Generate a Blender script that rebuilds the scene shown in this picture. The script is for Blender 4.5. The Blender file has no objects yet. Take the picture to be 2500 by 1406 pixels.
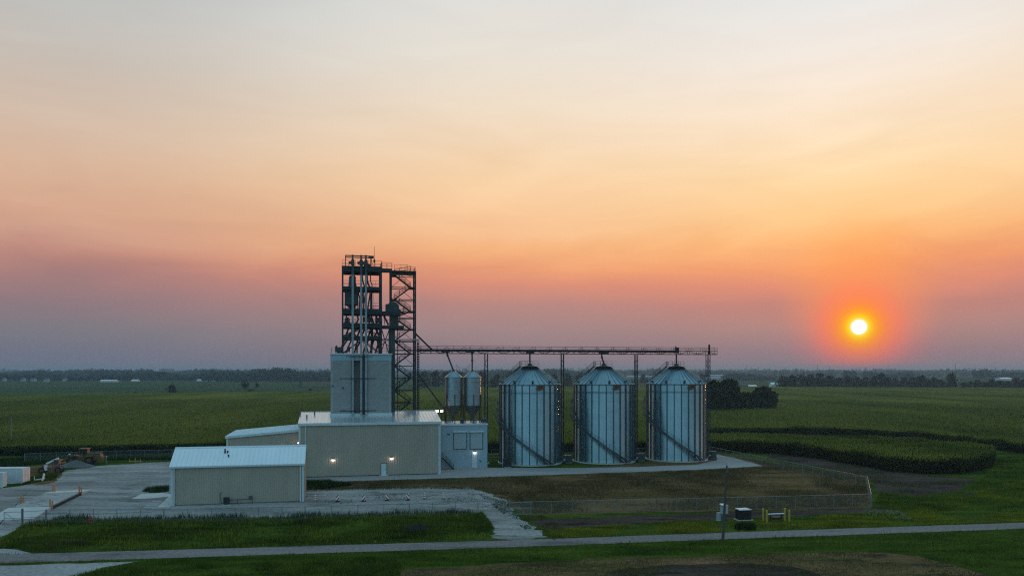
import bpy, bmesh, math, random
import numpy as np
from mathutils import Vector, Matrix

random.seed(7)
rng = np.random.default_rng(11)
PI = math.pi
R = math.radians
scene = bpy.context.scene
COL = scene.collection

# ------------------------------------------------------------------ geometry of the site
EYE = 19.0                       # height of the drone
FOC = 1944.0                     # focal length, in pixels of a 2500 wide picture
CXP, HOR = 1250.0, 902.0
TH = R(12.0)                     # the works stand turned 12 degrees
UX, UY = math.cos(TH), math.sin(TH)
VX, VY = -math.sin(TH), math.cos(TH)
MX, MY = -37.5, 140.1            # left front corner of the mill


def G(px, py, z=0.0):
    """ground point (x, y) that was measured at a spot of the photograph"""
    d = (EYE - z) * FOC / (py - HOR)
    return ((px - CXP) / FOC * d, d)


def W(s, t, z=0.0):
    """site coordinates (along the front, to the back, up) -> world"""
    return (MX + s * UX + t * VX, MY + s * UY + t * VY, z)


def S_of(x, y):
    dx, dy = x - MX, y - MY
    return (dx * UX + dy * UY, dx * VX + dy * VY)


def L(px, py, t):
    """site s and z of a measured spot on the plane t metres behind the mill front"""
    k = (px - CXP) / FOC
    s = (k * (MY + t * VY) - MX - t * VX) / (UX - k * UY)
    Y = MY + s * UY + t * VY
    return s, EYE - (py - HOR) / FOC * Y


def LS(px, t):
    return L(px, HOR, t)[0]


def LZ(px, py, t):
    return L(px, py, t)[1]


# ------------------------------------------------------------------ materials
def lin(*c):
    return tuple(((v / 255.0) / 12.92 if v <= 10 else (((v / 255.0) + 0.055) / 1.055) ** 2.4) for v in c)


def new_mat(name):
    m = bpy.data.materials.new(name)
    m.use_nodes = True
    nt = m.node_tree
    return m, nt, nt.nodes['Principled BSDF']


def N(nt, typ, **kw):
    n = nt.nodes.new(typ)
    for k, v in kw.items():
        setattr(n, k, v)
    return n


def noise_node(nt, scale, detail=3.0, rough=0.6, stretch=None, world=False):
    if world:
        src = N(nt, 'ShaderNodeNewGeometry').outputs['Position']
    else:
        src = N(nt, 'ShaderNodeTexCoord').outputs['Object']
    if stretch:
        mp = N(nt, 'ShaderNodeMapping')
        mp.inputs['Scale'].default_value = stretch
        nt.links.new(src, mp.inputs['Vector'])
        src = mp.outputs['Vector']
    n = N(nt, 'ShaderNodeTexNoise')
    n.inputs['Scale'].default_value = scale
    n.inputs['Detail'].default_value = detail
    n.inputs['Roughness'].default_value = rough
    nt.links.new(src, n.inputs['Vector'])
    return n


def ramp(nt, fac, stops):
    r = N(nt, 'ShaderNodeValToRGB')
    cr = r.color_ramp
    while len(cr.elements) > 1:
        cr.elements.remove(cr.elements[-1])
    cr.elements[0].position = stops[0][0]
    cr.elements[0].color = tuple(stops[0][1]) + (1,)
    for p, c in stops[1:]:
        e = cr.elements.new(p)
        e.color = tuple(c) + (1,)
    nt.links.new(fac, r.inputs['Fac'])
    return r


def mix(nt, fac, a, b, blend='MIX'):
    m = N(nt, 'ShaderNodeMix', data_type='RGBA', blend_type=blend)
    for sock, v in ((m.inputs[0], fac), (m.inputs[6], a), (m.inputs[7], b)):
        if hasattr(v, 'links') or isinstance(v, bpy.types.NodeSocket):
            nt.links.new(v, sock)
        elif isinstance(v, (int, float)):
            sock.default_value = v
        else:
            sock.default_value = tuple(v)[:3] + (1,)
    return m.outputs[2]


def shade(c, f):
    return tuple(min(1, v * f) for v in c)


def mat(name, c, rough=0.7, metal=0.0, var=0.2, scale=1.5, stretch=None, world=False, bump=0.0, bscale=12.0, spec=0.5, c2=None, detail=4):
    m, nt, b = new_mat(name)
    n = noise_node(nt, scale, detail, 0.6, stretch, world)
    r = ramp(nt, n.outputs['Fac'], [(0.3, shade(c, 1 - var)), (0.7, c2 or shade(c, 1 + var))])
    nt.links.new(r.outputs['Color'], b.inputs['Base Color'])
    b.inputs['Roughness'].default_value = rough
    b.inputs['Metallic'].default_value = metal
    b.inputs['Specular IOR Level'].default_value = spec
    if bump:
        n2 = noise_node(nt, bscale, 4, 0.6, None, world)
        bp = N(nt, 'ShaderNodeBump')
        bp.inputs['Strength'].default_value = bump
        bp.inputs['Distance'].default_value = 0.1
        nt.links.new(n2.outputs['Fac'], bp.inputs['Height'])
        nt.links.new(bp.outputs['Normal'], b.inputs['Normal'])
    return m


def wave_bump(m, axis_scale, freq, dist, strength=1.0, extra=None):
    """ribs: sine of a linear combination of the object coordinates"""
    nt = m.node_tree
    b = nt.nodes['Principled BSDF']
    tc = N(nt, 'ShaderNodeTexCoord')
    dp = N(nt, 'ShaderNodeVectorMath', operation='DOT_PRODUCT')
    dp.inputs[1].default_value = axis_scale
    nt.links.new(tc.outputs['Object'], dp.inputs[0])
    mu = N(nt, 'ShaderNodeMath', operation='MULTIPLY')
    mu.inputs[1].default_value = freq * 2 * PI
    nt.links.new(dp.outputs['Value'], mu.inputs[0])
    si = N(nt, 'ShaderNodeMath', operation='SINE')
    nt.links.new(mu.outputs[0], si.inputs[0])
    bp = N(nt, 'ShaderNodeBump')
    bp.inputs['Strength'].default_value = strength
    bp.inputs['Distance'].default_value = dist
    nt.links.new(si.outputs[0], bp.inputs['Height'])
    if b.inputs['Normal'].links:
        nt.links.new(b.inputs['Normal'].links[0].from_socket, bp.inputs['Normal'])
    nt.links.new(bp.outputs['Normal'], b.inputs['Normal'])
    return m


M = {}
M['siding'] = wave_bump(mat('tan_ribbed_siding', (0.455, 0.37, 0.285), 0.55, 0, 0.09, 0.35, (1, 1, 0.35)), (1, 1, 0), 1 / 0.3, 0.03)
M['trim'] = mat('white_metal_trim', (0.62, 0.66, 0.66), 0.4, 0, 0.06)
M['roof'] = mat('white_standing_seam', (0.78, 0.80, 0.80), 0.32, 0.0, 0.05, 0.5, (1, 0.3, 1), spec=0.8)
M['roof_glossy'] = mat('galvalume_roof', (0.66, 0.66, 0.66), 0.24, 0.55, 0.10, 0.6, (2.0, 0.2, 1), spec=0.7)
M['lamp_lens'], _nt, _b = new_mat('lit_lamp_lens')
_b.inputs['Base Color'].default_value = (1, 0.9, 0.8, 1)
_b.inputs['Emission Color'].default_value = (1.0, 0.90, 0.80, 1)
_b.inputs['Emission Strength'].default_value = 9.0
M['concrete'] = wave_bump(mat('silo_concrete', (0.31, 0.30, 0.285), 0.9, 0, 0.14, 0.55, (1.0, 1.0, 5.0), bump=0.25, bscale=3), (0, 0, 1), 1 / 0.41, 0.006)
M['pad'] = mat('pad_concrete', (0.54, 0.51, 0.475), 0.9, 0, 0.12, 0.8, bump=0.2)
M['block'] = mat('painted_block', (0.33, 0.43, 0.48), 0.7, 0, 0.07, 0.5)
M['shutter'] = wave_bump(mat('shutter_white', (0.40, 0.46, 0.48), 0.6, 0, 0.05), (0, 0, 1), 1 / 0.12, 0.01)
M['dark_steel'] = mat('dark_structural_steel', (0.020, 0.026, 0.028), 0.6, 0.2, 0.3, 0.8)
M['steel'] = mat('grey_galvanised_steel', (0.12, 0.135, 0.14), 0.5, 0.5, 0.25, 1.2)
M['trunk'] = mat('elevator_trunk_steel', (0.32, 0.34, 0.345), 0.5, 0.35, 0.18, 0.8, (1, 1, 0.4))
M['machine'] = mat('machine_paint', (0.040, 0.058, 0.062), 0.55, 0.1, 0.25, 1.2)
M['rust_steel'] = mat('rusty_primer_steel', (0.13, 0.062, 0.030), 0.75, 0.1, 0.35, 2.0)
M['black'] = mat('black_plastic', (0.012, 0.012, 0.014), 0.5, 0, 0.2)
M['rubber'] = mat('tyre_rubber', (0.016, 0.016, 0.017), 0.85, 0, 0.2)
M['yellow'] = mat('yellow_machine_paint', (0.15, 0.075, 0.016), 0.6, 0, 0.5, 2.5)
M['redpaint'] = mat('faded_red_paint', (0.20, 0.10, 0.075), 0.6, 0, 0.4, 3)
M['whitepaint'] = mat('white_paint', (0.72, 0.72, 0.70), 0.5, 0, 0.08, 1.0)
M['orange'] = mat('orange_post_paint', (0.62, 0.24, 0.10), 0.6, 0, 0.15)
M['safety_yellow'] = mat('safety_yellow_paint', (0.50, 0.35, 0.03), 0.5, 0, 0.15)
M['red'] = mat('red_paint', (0.45, 0.035, 0.025), 0.5, 0, 0.15)
M['glass'] = mat('cab_glass', (0.02, 0.03, 0.035), 0.1, 0, 0.1, spec=0.8)
M['galv_wire'] = mat('fence_wire', (0.36, 0.38, 0.38), 0.5, 0.5, 0.1)
M['galv_post'] = mat('fence_post_galvanised', (0.22, 0.24, 0.25), 0.5, 0.4, 0.1)
M['wood_pole'] = mat('weathered_pole_wood', (0.085, 0.07, 0.058), 0.9, 0, 0.25, 3, (6, 6, 0.4))
M['cabinet'] = mat('grey_cabinet_paint', (0.38, 0.42, 0.43), 0.5, 0, 0.08)
M['badge'] = mat('badge_orange', (0.24, 0.075, 0.02), 0.6, 0, 0.15)
M['badge_dark'] = mat('badge_dark', (0.03, 0.02, 0.02), 0.6, 0, 0.1)
M['bark'] = mat('tree_bark', (0.05, 0.04, 0.032), 0.9, 0, 0.3, 3)
M['leaf'] = mat('tree_leaf', (0.020, 0.034, 0.013), 0.9, 0, 0.5, 0.6, world=True, spec=0.0)
M['leaf2'] = mat('tree_leaf_dark', (0.013, 0.019, 0.012), 0.9, 0, 0.5, 0.4, world=True, spec=0.0)
M['hazed_leaf'] = mat('haze_tinted_woodland_leaf', (0.036, 0.074, 0.064), 0.95, 0, 0.5, 0.03, world=True, spec=0.0)  # distance haze put into the leaf colour, paler and bluer
M['hopper'] = wave_bump(mat('dull_galvanised_sheet', (0.33, 0.37, 0.38), 0.35, 0.85, 0.15, 0.8), (0, 0, 1), 1 / 0.11, 0.008)
M['linepaint'] = mat('worn_line_paint', (0.40, 0.40, 0.39), 0.8, 0, 0.3, 3)
M['weed2'] = mat('bushy_weed_leaf', (0.045, 0.085, 0.012), 0.9, 0, 0.4, 0.35, world=True, spec=0.0, c2=(0.15, 0.19, 0.022), detail=8)
M['grass'] = mat('verge_grass_blade', (0.014, 0.036, 0.004), 0.9, 0, 0.4, 0.30, stretch=(0.45, 2.0, 1), world=True, spec=0.0, c2=(0.135, 0.165, 0.018), detail=8)
M['grass3'] = mat('lush_grass_blade', (0.024, 0.058, 0.005), 0.9, 0, 0.4, 0.26, stretch=(0.45, 2.0, 1), world=True, spec=0.0, c2=(0.19, 0.24, 0.022), detail=8)
M['grass2'] = mat('yellow_green_grass_blade', (0.055, 0.090, 0.007), 0.9, 0, 0.4, 0.30, stretch=(0.45, 2.0, 1), world=True, spec=0.0, c2=(0.40, 0.34, 0.026), detail=8)
M['weed'] = mat('tall_weed', (0.016, 0.036, 0.006), 0.9, 0, 0.4, 0.5, world=True, spec=0.0, c2=(0.045, 0.075, 0.010))
M['dry'] = mat('dry_grass_blade', (0.075, 0.064, 0.020), 0.9, 0, 0.35, 0.3, world=True, spec=0.0, c2=(0.19, 0.125, 0.050))
M['flower'] = mat('pale_flower_head', (0.20, 0.22, 0.10), 0.9, 0, 0.2, 2, world=True, spec=0.0)
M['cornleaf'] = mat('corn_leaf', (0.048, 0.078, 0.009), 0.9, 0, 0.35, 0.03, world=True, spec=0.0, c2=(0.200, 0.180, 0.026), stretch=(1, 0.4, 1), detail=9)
M['cornedge_shaded'] = mat('shaded_corn_edge_leaf', (0.014, 0.030, 0.006), 0.9, 0, 0.35, 0.22, world=True, spec=0.0, c2=(0.095, 0.115, 0.016), detail=9)  # edge leaves darkened in colour, standing in for leaf self-shadowing
M['cornside_shaded'] = mat('shaded_corn_side', (0.014, 0.024, 0.007), 0.95, 0, 0.3, 0.5, world=True, spec=0.0)  # slab sides coloured dark for the shade between the plants
M['cornslab'] = mat('corn_canopy', (0.052, 0.080, 0.010), 0.95, 0, 0.3, 0.022, world=True, spec=0.0, c2=(0.185, 0.160, 0.026), stretch=(1, 0.3, 1), bump=0.6, bscale=1.3, detail=14)
M['tassel'] = mat('corn_tassel', (0.11, 0.10, 0.035), 0.9, 0, 0.3, 1, world=True, spec=0.1)


def ground_mat(name, c1, c2, scale, fine, bump=0.5, bscale=3.0, stretch=None, c3=None, rough=0.95):
    """two-tone patchy ground with fine grain"""
    m, nt, b = new_mat(name)
    big = noise_node(nt, scale, 5, 0.62, stretch, True)
    fin = noise_node(nt, fine, 3, 0.7, None, True)
    col = ramp(nt, big.outputs['Fac'], [(0.36, c1), (0.64, c2)]).outputs['Color']
    if c3:
        n3 = noise_node(nt, scale * 3.1, 5, 0.6, (0.5, 1.6, 1), True)
        f3 = ramp(nt, n3.outputs['Fac'], [(0.54, (0, 0, 0)), (0.66, (1, 1, 1))]).outputs['Color']
        col = mix(nt, f3, col, c3)
    g = ramp(nt, fin.outputs['Fac'], [(0.25, (0.62,) * 3), (0.75, (1.38,) * 3)]).outputs['Color']
    col = mix(nt, 1.0, col, g, 'MULTIPLY')
    nt.links.new(col, b.inputs['Base Color'])
    b.inputs['Roughness'].default_value = rough
    b.inputs['Specular IOR Level'].default_value = 0.0
    bp = N(nt, 'ShaderNodeBump')
    bp.inputs['Strength'].default_value = bump
    bp.inputs['Distance'].default_value = 0.15
    nb = noise_node(nt, bscale, 5, 0.65, None, True)
    nt.links.new(nb.outputs['Fac'], bp.inputs['Height'])
    nt.links.new(bp.outputs['Normal'], b.inputs['Normal'])
    return m


M['g_base'] = ground_mat('far_farmland', (0.030, 0.050, 0.016), (0.060, 0.076, 0.026), 0.004, 0.05, 0.3, 0.3, (0.4, 1.5, 1))
M['g_gravel'] = ground_mat('gravel', (0.22, 0.20, 0.18), (0.41, 0.37, 0.34), 0.11, 1.8, 0.8, 4.0, (0.45, 2.0, 1), (0.17, 0.15, 0.13))
M['g_heap'] = ground_mat('heap_gravel', (0.13, 0.12, 0.115), (0.19, 0.175, 0.165), 0.5, 3.0, 0.8, 5.0)
M['g_gravel_pale'] = ground_mat('pale_gravel', (0.29, 0.265, 0.25), (0.40, 0.37, 0.35), 0.1, 2.4, 0.5, 5.0, (0.4, 1.8, 1))
M['g_road'] = ground_mat('chipseal_road', (0.20, 0.165, 0.155), (0.265, 0.22, 0.205), 0.05, 2.4, 0.3, 7.0, (0.2, 3.0, 1), (0.15, 0.125, 0.12))
M['g_grass'] = ground_mat('verge_turf', (0.018, 0.042, 0.005), (0.080, 0.105, 0.014), 0.13, 1.4, 0.9, 2.2, (0.5, 1.6, 1))
M['g_dirt'] = ground_mat('bare_dirt', (0.052, 0.036, 0.029), (0.105, 0.070, 0.055), 0.12, 1.5, 0.8, 2.5, (0.5, 1.6, 1), (0.026, 0.019, 0.017))
M['g_weedy'] = ground_mat('weedy_dirt', (0.090, 0.062, 0.022), (0.20, 0.112, 0.052), 0.09, 1.2, 0.9, 2.0, (0.5, 1.6, 1), (0.055, 0.052, 0.015))
M['g_dry'] = ground_mat('dry_stubble', (0.070, 0.064, 0.020), (0.25, 0.135, 0.070), 0.10, 1.6, 0.9, 2.2, (0.5, 1.5, 1), (0.060, 0.043, 0.030))
M['g_soy'] = ground_mat('pale_bean_field', (0.050, 0.078, 0.032), (0.080, 0.098, 0.044), 0.008, 0.06, 0.3, 0.3, (0.25, 1.8, 1))
M['g_farstrip'] = ground_mat('far_grass_strip', (0.070, 0.076, 0.036), (0.095, 0.09, 0.046), 0.01, 0.1, 0.2, 0.4)


# ------------------------------------------------------------------ mesh builder
class MB:
    def __init__(self):
        self.v, self.f = [], []

    def add(self, vs, fs):
        o = len(self.v)
        self.v += [tuple(p) for p in vs]
        self.f += [tuple(i + o for i in f) for f in fs]
        return self

    def box(self, x0, x1, y0, y1, z0, z1):
        return self.add([(x0, y0, z0), (x1, y0, z0), (x1, y1, z0), (x0, y1, z0), (x0, y0, z1), (x1, y0, z1), (x1, y1, z1), (x0, y1, z1)],
                        [(3, 2, 1, 0), (4, 5, 6, 7), (0, 1, 5, 4), (1, 2, 6, 5), (2, 3, 7, 6), (3, 0, 4, 7)])

    def bar(self, p, q, w, h=None):
        p, q = Vector(p), Vector(q)
        d = (q - p).normalized()
        up = Vector((0, 0, 1)) if abs(d.z) < 0.95 else Vector((0, 1, 0))
        a = d.cross(up).normalized() * (w / 2)
        b = a.cross(d).normalized() * ((h or w) / 2)
        vs = [p - a - b, p + a - b, p + a + b, p - a + b, q - a - b, q + a - b, q + a + b, q - a + b]
        return self.add(vs, [(3, 2, 1, 0), (4, 5, 6, 7), (0, 1, 5, 4), (1, 2, 6, 5), (2, 3, 7, 6), (3, 0, 4, 7)])

    def tube(self, p, q, r, r2=None, n=8):
        p, q = Vector(p), Vector(q)
        r2 = r if r2 is None else r2
        d = (q - p).normalized()
        up = Vector((0, 0, 1)) if abs(d.z) < 0.95 else Vector((1, 0, 0))
        a = d.cross(up).normalized()
        b = a.cross(d)
        vs = [p + (a * math.cos(2 * PI * i / n) + b * math.sin(2 * PI * i / n)) * r for i in range(n)]
        vs += [q + (a * math.cos(2 * PI * i / n) + b * math.sin(2 * PI * i / n)) * r2 for i in range(n)]
        fs = [(i, (i + 1) % n, n + (i + 1) % n, n + i) for i in range(n)]
        return self.add(vs, fs + [tuple(range(n - 1, -1, -1)), tuple(range(n, 2 * n))])

    def path(self, pts, r, n=8):
        for a, b in zip(pts, pts[1:]):
            self.tube(a, b, r, r, n)
        return self

    def lathe(self, prof, n=48, cx=0.0, cy=0.0, capb=False, capt=False):
        vs, fs = [], []
        for (r, z) in prof:
            vs += [(cx + r * math.cos(2 * PI * i / n), cy + r * math.sin(2 * PI * i / n), z) for i in range(n)]
        for k in range(len(prof) - 1):
            fs += [(k * n + i, k * n + (i + 1) % n, (k + 1) * n + (i + 1) % n, (k + 1) * n + i) for i in range(n)]
        if capb:
            fs.append(tuple(range(n - 1, -1, -1)))
        if capt:
            k = (len(prof) - 1) * n
            fs.append(tuple(range(k, k + n)))
        return self.add(vs, fs)

    def prism(self, pts, vec):
        n = len(pts)
        vec = Vector(vec)
        vs = [Vector(p) for p in pts] + [Vector(p) + vec for p in pts]
        return self.add(vs, [tuple(range(n - 1, -1, -1)), tuple(range(n, 2 * n))] + [(i, (i + 1) % n, n + (i + 1) % n, n + i) for i in range(n)])

    def rail(self, pts, h=1.05, w=0.05, gap=1.5, closed=False):
        """handrail with posts, mid rail and top rail along a polyline"""
        pts = [Vector(p) for p in pts]
        if closed:
            pts.append(pts[0])
        for a, b in zip(pts, pts[1:]):
            n = max(1, round((b - a).length / gap))
            for k in range(n + 1):
                p = a.lerp(b, k / n)
                self.bar(p, p + Vector((0, 0, h)), w)
            for hh in (h, h * 0.52):
                self.bar(a + Vector((0, 0, hh)), b + Vector((0, 0, hh)), w)
        return self

    def stair(self, p, q, side, width=0.9, rails=True):
        """flight from p up to q; side = horizontal unit vector across the flight"""
        p, q, side = Vector(p), Vector(q), Vector(side).normalized()
        for s in (-0.5, 0.5):
            o = side * (width * s)
            self.bar(p + o, q + o, 0.06, 0.26)
            if rails:
                up = Vector((0, 0, 1.0))
                self.bar(p + o + up, q + o + up, 0.05)
                self.bar(p + o + up * 0.5, q + o + up * 0.5, 0.04)
                for k in range(4):
                    b = p.lerp(q, k / 3) + o
                    self.bar(b, b + up, 0.05)
        n = max(3, int(abs(q.z - p.z) / 0.24))
        run = (q - p)
        run.z = 0
        run = run.normalized() * 0.12
        for k in range(1, n):
            c = p.lerp(q, k / n)
            self.bar(c - side * width / 2, c + side * width / 2, 0.24, 0.035)
        return self


ORG = {}


def link(o, parent=None):
    COL.objects.link(o)
    if parent:
        o.parent = parent
    return o


def thing(name, label, cat, loc=(0, 0, 0), rot=0.0, group=None, site=None):
    o = bpy.data.objects.new(name, None)
    o.empty_display_size = 0.5
    if site is not None:
        loc = W(*site)
        rot = TH
        ORG[o.name] = Vector(site)
    o.location = loc
    o.rotation_euler = (0, 0, rot)
    COL.objects.link(o)
    return tag(o, label, cat, group)


def tag(o, label=None, cat=None, group=None, kind=None):
    if label:
        o['label'] = label
    if cat:
        o['category'] = cat
    if group:
        o['group'] = group
    if kind:
        o['kind'] = kind
    return o


def obj(name, mb, m, parent=None, smooth=False, org=None):
    me = bpy.data.meshes.new(name)
    base = org
    if base is None:
        p = parent
        while p is not None and base is None:
            base = ORG.get(p.name)
            p = p.parent
    vs = mb.v if base is None else [(a - base[0], b - base[1], c - base[2]) for a, b, c in mb.v]
    me.from_pydata(vs, [], mb.f)
    bm = bmesh.new()
    bm.from_mesh(me)
    bmesh.ops.recalc_face_normals(bm, faces=bm.faces)
    bm.to_mesh(me)
    bm.free()
    if smooth:
        me.polygons.foreach_set('use_smooth', [True] * len(me.polygons))
        me.set_sharp_from_angle(angle=R(38))
    for mm in (m if isinstance(m, (list, tuple)) else [m]):
        me.materials.append(mm)
    o = bpy.data.objects.new(name, me)
    return link(o, parent)


def tri_mesh(name, co, faces, m):
    """big leaf/blade meshes straight from numpy arrays; faces: (n, k) indices"""
    me = bpy.data.meshes.new(name)
    co = np.asarray(co, np.float32)
    faces = np.asarray(faces, np.int32)
    n, k = faces.shape
    me.vertices.add(len(co))
    me.vertices.foreach_set('co', co.ravel())
    me.loops.add(n * k)
    me.loops.foreach_set('vertex_index', faces.ravel())
    me.polygons.add(n)
    me.polygons.foreach_set('loop_start', np.arange(0, n * k, k, dtype=np.int32))
    me.polygons.foreach_set('loop_total', np.full(n, k, np.int32))
    me.update()
    me.validate()
    for mm in (m if isinstance(m, (list, tuple)) else [m]):
        me.materials.append(mm)
    return me


def copy_tree(o, parent=None):
    c = o.copy()
    COL.objects.link(c)
    if parent:
        c.parent = parent
    for ch in list(o.children):
        copy_tree(ch, c)
    return c


# ------------------------------------------------------------------ ground patches
def pxpoly(pts, z=0.0):
    return [G(x, y, z) for x, y in pts]


def rough_poly(pts, step=1.6, jit=0.35, seed=1):
    r = random.Random(seed)
    out = []
    for (a, b) in zip(pts, pts[1:] + pts[:1]):
        ln = math.hypot(b[0] - a[0], b[1] - a[1])
        n = max(1, int(ln / step))
        for k in range(n):
            f = k / n
            j = jit if k else jit * 0.3
            out.append((a[0] + (b[0] - a[0]) * f + r.uniform(-j, j), a[1] + (b[1] - a[1]) * f + r.uniform(-j, j)))
    return out


def patch(name, pts, z, m, jit=0.35, step=1.6, seed=1, kind='structure'):
    mb = MB()
    p = rough_poly(pts, step, jit, seed) if jit else pts
    mb.add([(x, y, z) for x, y in p], [tuple(range(len(p)))])
    o = obj(name, mb, m)
    if o.data.polygons[0].normal.z < 0:
        o.data.flip_normals()
    return tag(o, kind=kind)


def inside(px, py, poly):
    c = np.zeros(len(px), bool)
    n = len(poly)
    for i in range(n):
        x1, y1 = poly[i]
        x2, y2 = poly[i - 1]
        hit = ((y1 > py) != (y2 > py)) & (px < (x2 - x1) * (py - y1) / ((y2 - y1) if y2 != y1 else 1e-9) + x1)
        c ^= hit
    return c


def rand_in(poly, n):
    p = np.array(poly)
    lo, hi = p.min(0), p.max(0)
    xs, ys = [], []
    got = 0
    while got < n:
        x = rng.uniform(lo[0], hi[0], n)
        y = rng.uniform(lo[1], hi[1], n)
        k = inside(x, y, poly)
        xs.append(x[k])
        ys.append(y[k])
        got += int(k.sum())
        if not k.any():
            break
    return np.concatenate(xs)[:n], np.concatenate(ys)[:n]


def vnoise(x, y, s, seed=0):
    """cheap smooth noise in 0..1"""
    r = np.random.default_rng(seed)
    v = np.zeros_like(x)
    for k in range(6):
        a = r.uniform(0, 2 * PI)
        f = s * r.uniform(0.6, 1.9)
        v += np.sin((x * math.cos(a) + y * math.sin(a)) * f + r.uniform(0, 6.28))
    return 0.5 + v / 7.0


def blades(name, poly, n, h0, h1, w, m, z0=0.0, lean=0.5, patchy=0.0, pscale=0.25, xy=None, seed=3):
    """grass blades: narrow triangles standing in small tufts"""
    if xy is None:
        x, y = rand_in(poly, n)
    else:
        x, y = xy
    if patchy:
        k = rng.uniform(0, 1, len(x)) < np.clip((vnoise(x, y, pscale, seed) - 0.5) * 3 * patchy + 1 - patchy * 0.55, 0.03, 1)
        x, y = x[k], y[k]
    n = len(x)
    hm = 0.55 + 0.9 * vnoise(x, y, pscale * 1.7, seed + 1)
    h = rng.uniform(h0, h1, n) * hm
    a = rng.uniform(0, 2 * PI, n)
    ww = w * rng.uniform(0.6, 1.4, n)
    dx, dy = np.cos(a) * ww / 2, np.sin(a) * ww / 2
    la = rng.uniform(0, 2 * PI, n)
    ll = h * rng.uniform(0, lean, n)
    co = np.empty((n, 3, 3), np.float32)
    co[:, 0] = np.stack([x - dx, y - dy, np.full(n, z0)], 1)
    co[:, 1] = np.stack([x + dx, y + dy, np.full(n, z0)], 1)
    co[:, 2] = np.stack([x + np.cos(la) * ll, y + np.sin(la) * ll, z0 + h], 1)
    me = tri_mesh(name, co.reshape(-1, 3), np.arange(3 * n).reshape(n, 3), m)
    o = link(bpy.data.objects.new(name, me))
    return tag(o, kind='stuff')


# far ground, one sheet to the horizon
gb = MB()
gb.add([(-7000, -300, -0.02), (7000, -300, -0.02), (7000, 9000, -0.02), (-7000, 9000, -0.02)], [(0, 1, 2, 3)])
tag(obj('ground', gb, M['g_base']), kind='structure')

# near turf (everything round the works that is not something else)
turf = pxpoly([(-500, 1406), (-400, 1060), (1700, 1062), (2300, 1050), (3000, 1080), (3000, 1406), (2700, 1650), (-300, 1650)])
patch('grass_ground', turf, -0.012, M['g_grass'], 0)

weedy = pxpoly([(745, 1171), (1080, 1160), (1500, 1135), (1760, 1106), (2118, 1166), (2128, 1240), (1290, 1256), (1180, 1200), (745, 1204)])
patch('weedy_ground', weedy, -0.006, M['g_weedy'], 0.5, seed=2)

yard_px = [(-60, 1348), (0, 1310), (60, 1281), (150, 1268), (400, 1268), (700, 1265), (1000, 1256), (1180, 1252), (1205, 1290), (1203, 1312), (1260, 1318), (1338, 1310), (1290, 1278),
           (1250, 1252), (1240, 1228), (1205, 1207), (1150, 1190), (1020, 1189), (900, 1192), (745, 1196), (700, 1150), (420, 1126), (250, 1136), (150, 1150), (140, 1172), (60, 1184), (-40, 1196), (-140, 1240)]
yard = pxpoly(yard_px)
patch('gravel_yard', yard, 0.002, M['g_gravel'], 0.6, 1.1, seed=3)
# lane in front of mill and bins, with its turning end
lane = pxpoly([(735, 1150), (1080, 1140), (1270, 1141.5), (1400, 1142), (1560, 1139), (1700, 1134), (1752, 1122), (1748, 1108), (1800, 1119), (1862, 1137), (1800, 1141), (1700, 1146), (1500, 1153), (1300, 1160), (1080, 1167), (745, 1177)])
patch('gravel_lane', lane, 0.006, M['g_gravel_pale'], 0.2, seed=4)
# dirt in places
patch('dirt_track', pxpoly([(1290, 1270), (1500, 1260), (1900, 1246), (2130, 1238), (2330, 1208), (2420, 1196), (2300, 1225), (2150, 1248), (1900, 1262), (1600, 1274), (1420, 1290), (1330, 1290)]), -0.004, M['g_dirt'], 0.5, seed=5)
patch('mud_patch', pxpoly([(1880, 1104), (2050, 1124), (2170, 1150), (2300, 1162), (2390, 1170), (2330, 1202), (2240, 1214), (2150, 1206), (2118, 1163), (1980, 1138), (1870, 1118)]), -0.003, M['g_dirt'], 0.7, seed=6)
patch('dirt_bank', pxpoly([(90, 1185), (30, 1150), (60, 1140), (150, 1132), (160, 1150), (130, 1178)]), 0.008, M['g_weedy'], 0.4, seed=8)
# road
road_n = [(-95, 76.0), (-52.7, 81.9), (0, 88.8), (24.8, 92.9), (63.8, 99.1), (130, 109.3)]
road_s = [(130, 105.4), (63.8, 95.6), (24.8, 89.4), (0, 85.3), (-52.7, 77.8), (-95, 71.8)]
patch('road', road_n + road_s, 0.012, M['g_road'], 0.06, 2.0, seed=9)
patch('gravel_apron', pxpoly([(-80, 1379.5), (0, 1380), (340, 1369), (250, 1385), (130, 1420), (60, 1480), (-100, 1480)]), 0.004, M['g_gravel_pale'], 0.25, seed=10)
patch('concrete_slab', pxpoly([(-60, 1336), (0, 1338), (40, 1341), (78, 1350), (0, 1355), (-60, 1357)]), 0.008, M['g_gravel_pale'], 0.1, seed=11)
dryp = pxpoly([(960, 1420), (985, 1392), (1130, 1382), (1320, 1372), (1480, 1362), (1700, 1358), (1900, 1350), (2100, 1346), (2240, 1356), (2330, 1376), (2440, 1410), (2500, 1480), (900, 1500)])
patch('dry_ground', dryp, -0.004, M['g_dry'], 0.6, seed=12)
patch('bare_soil', pxpoly([(1500, 1392), (1640, 1376), (1830, 1374), (1960, 1388), (2020, 1420), (1480, 1430)]), 0.0, M['g_dirt'], 0.7, seed=13)
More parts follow.
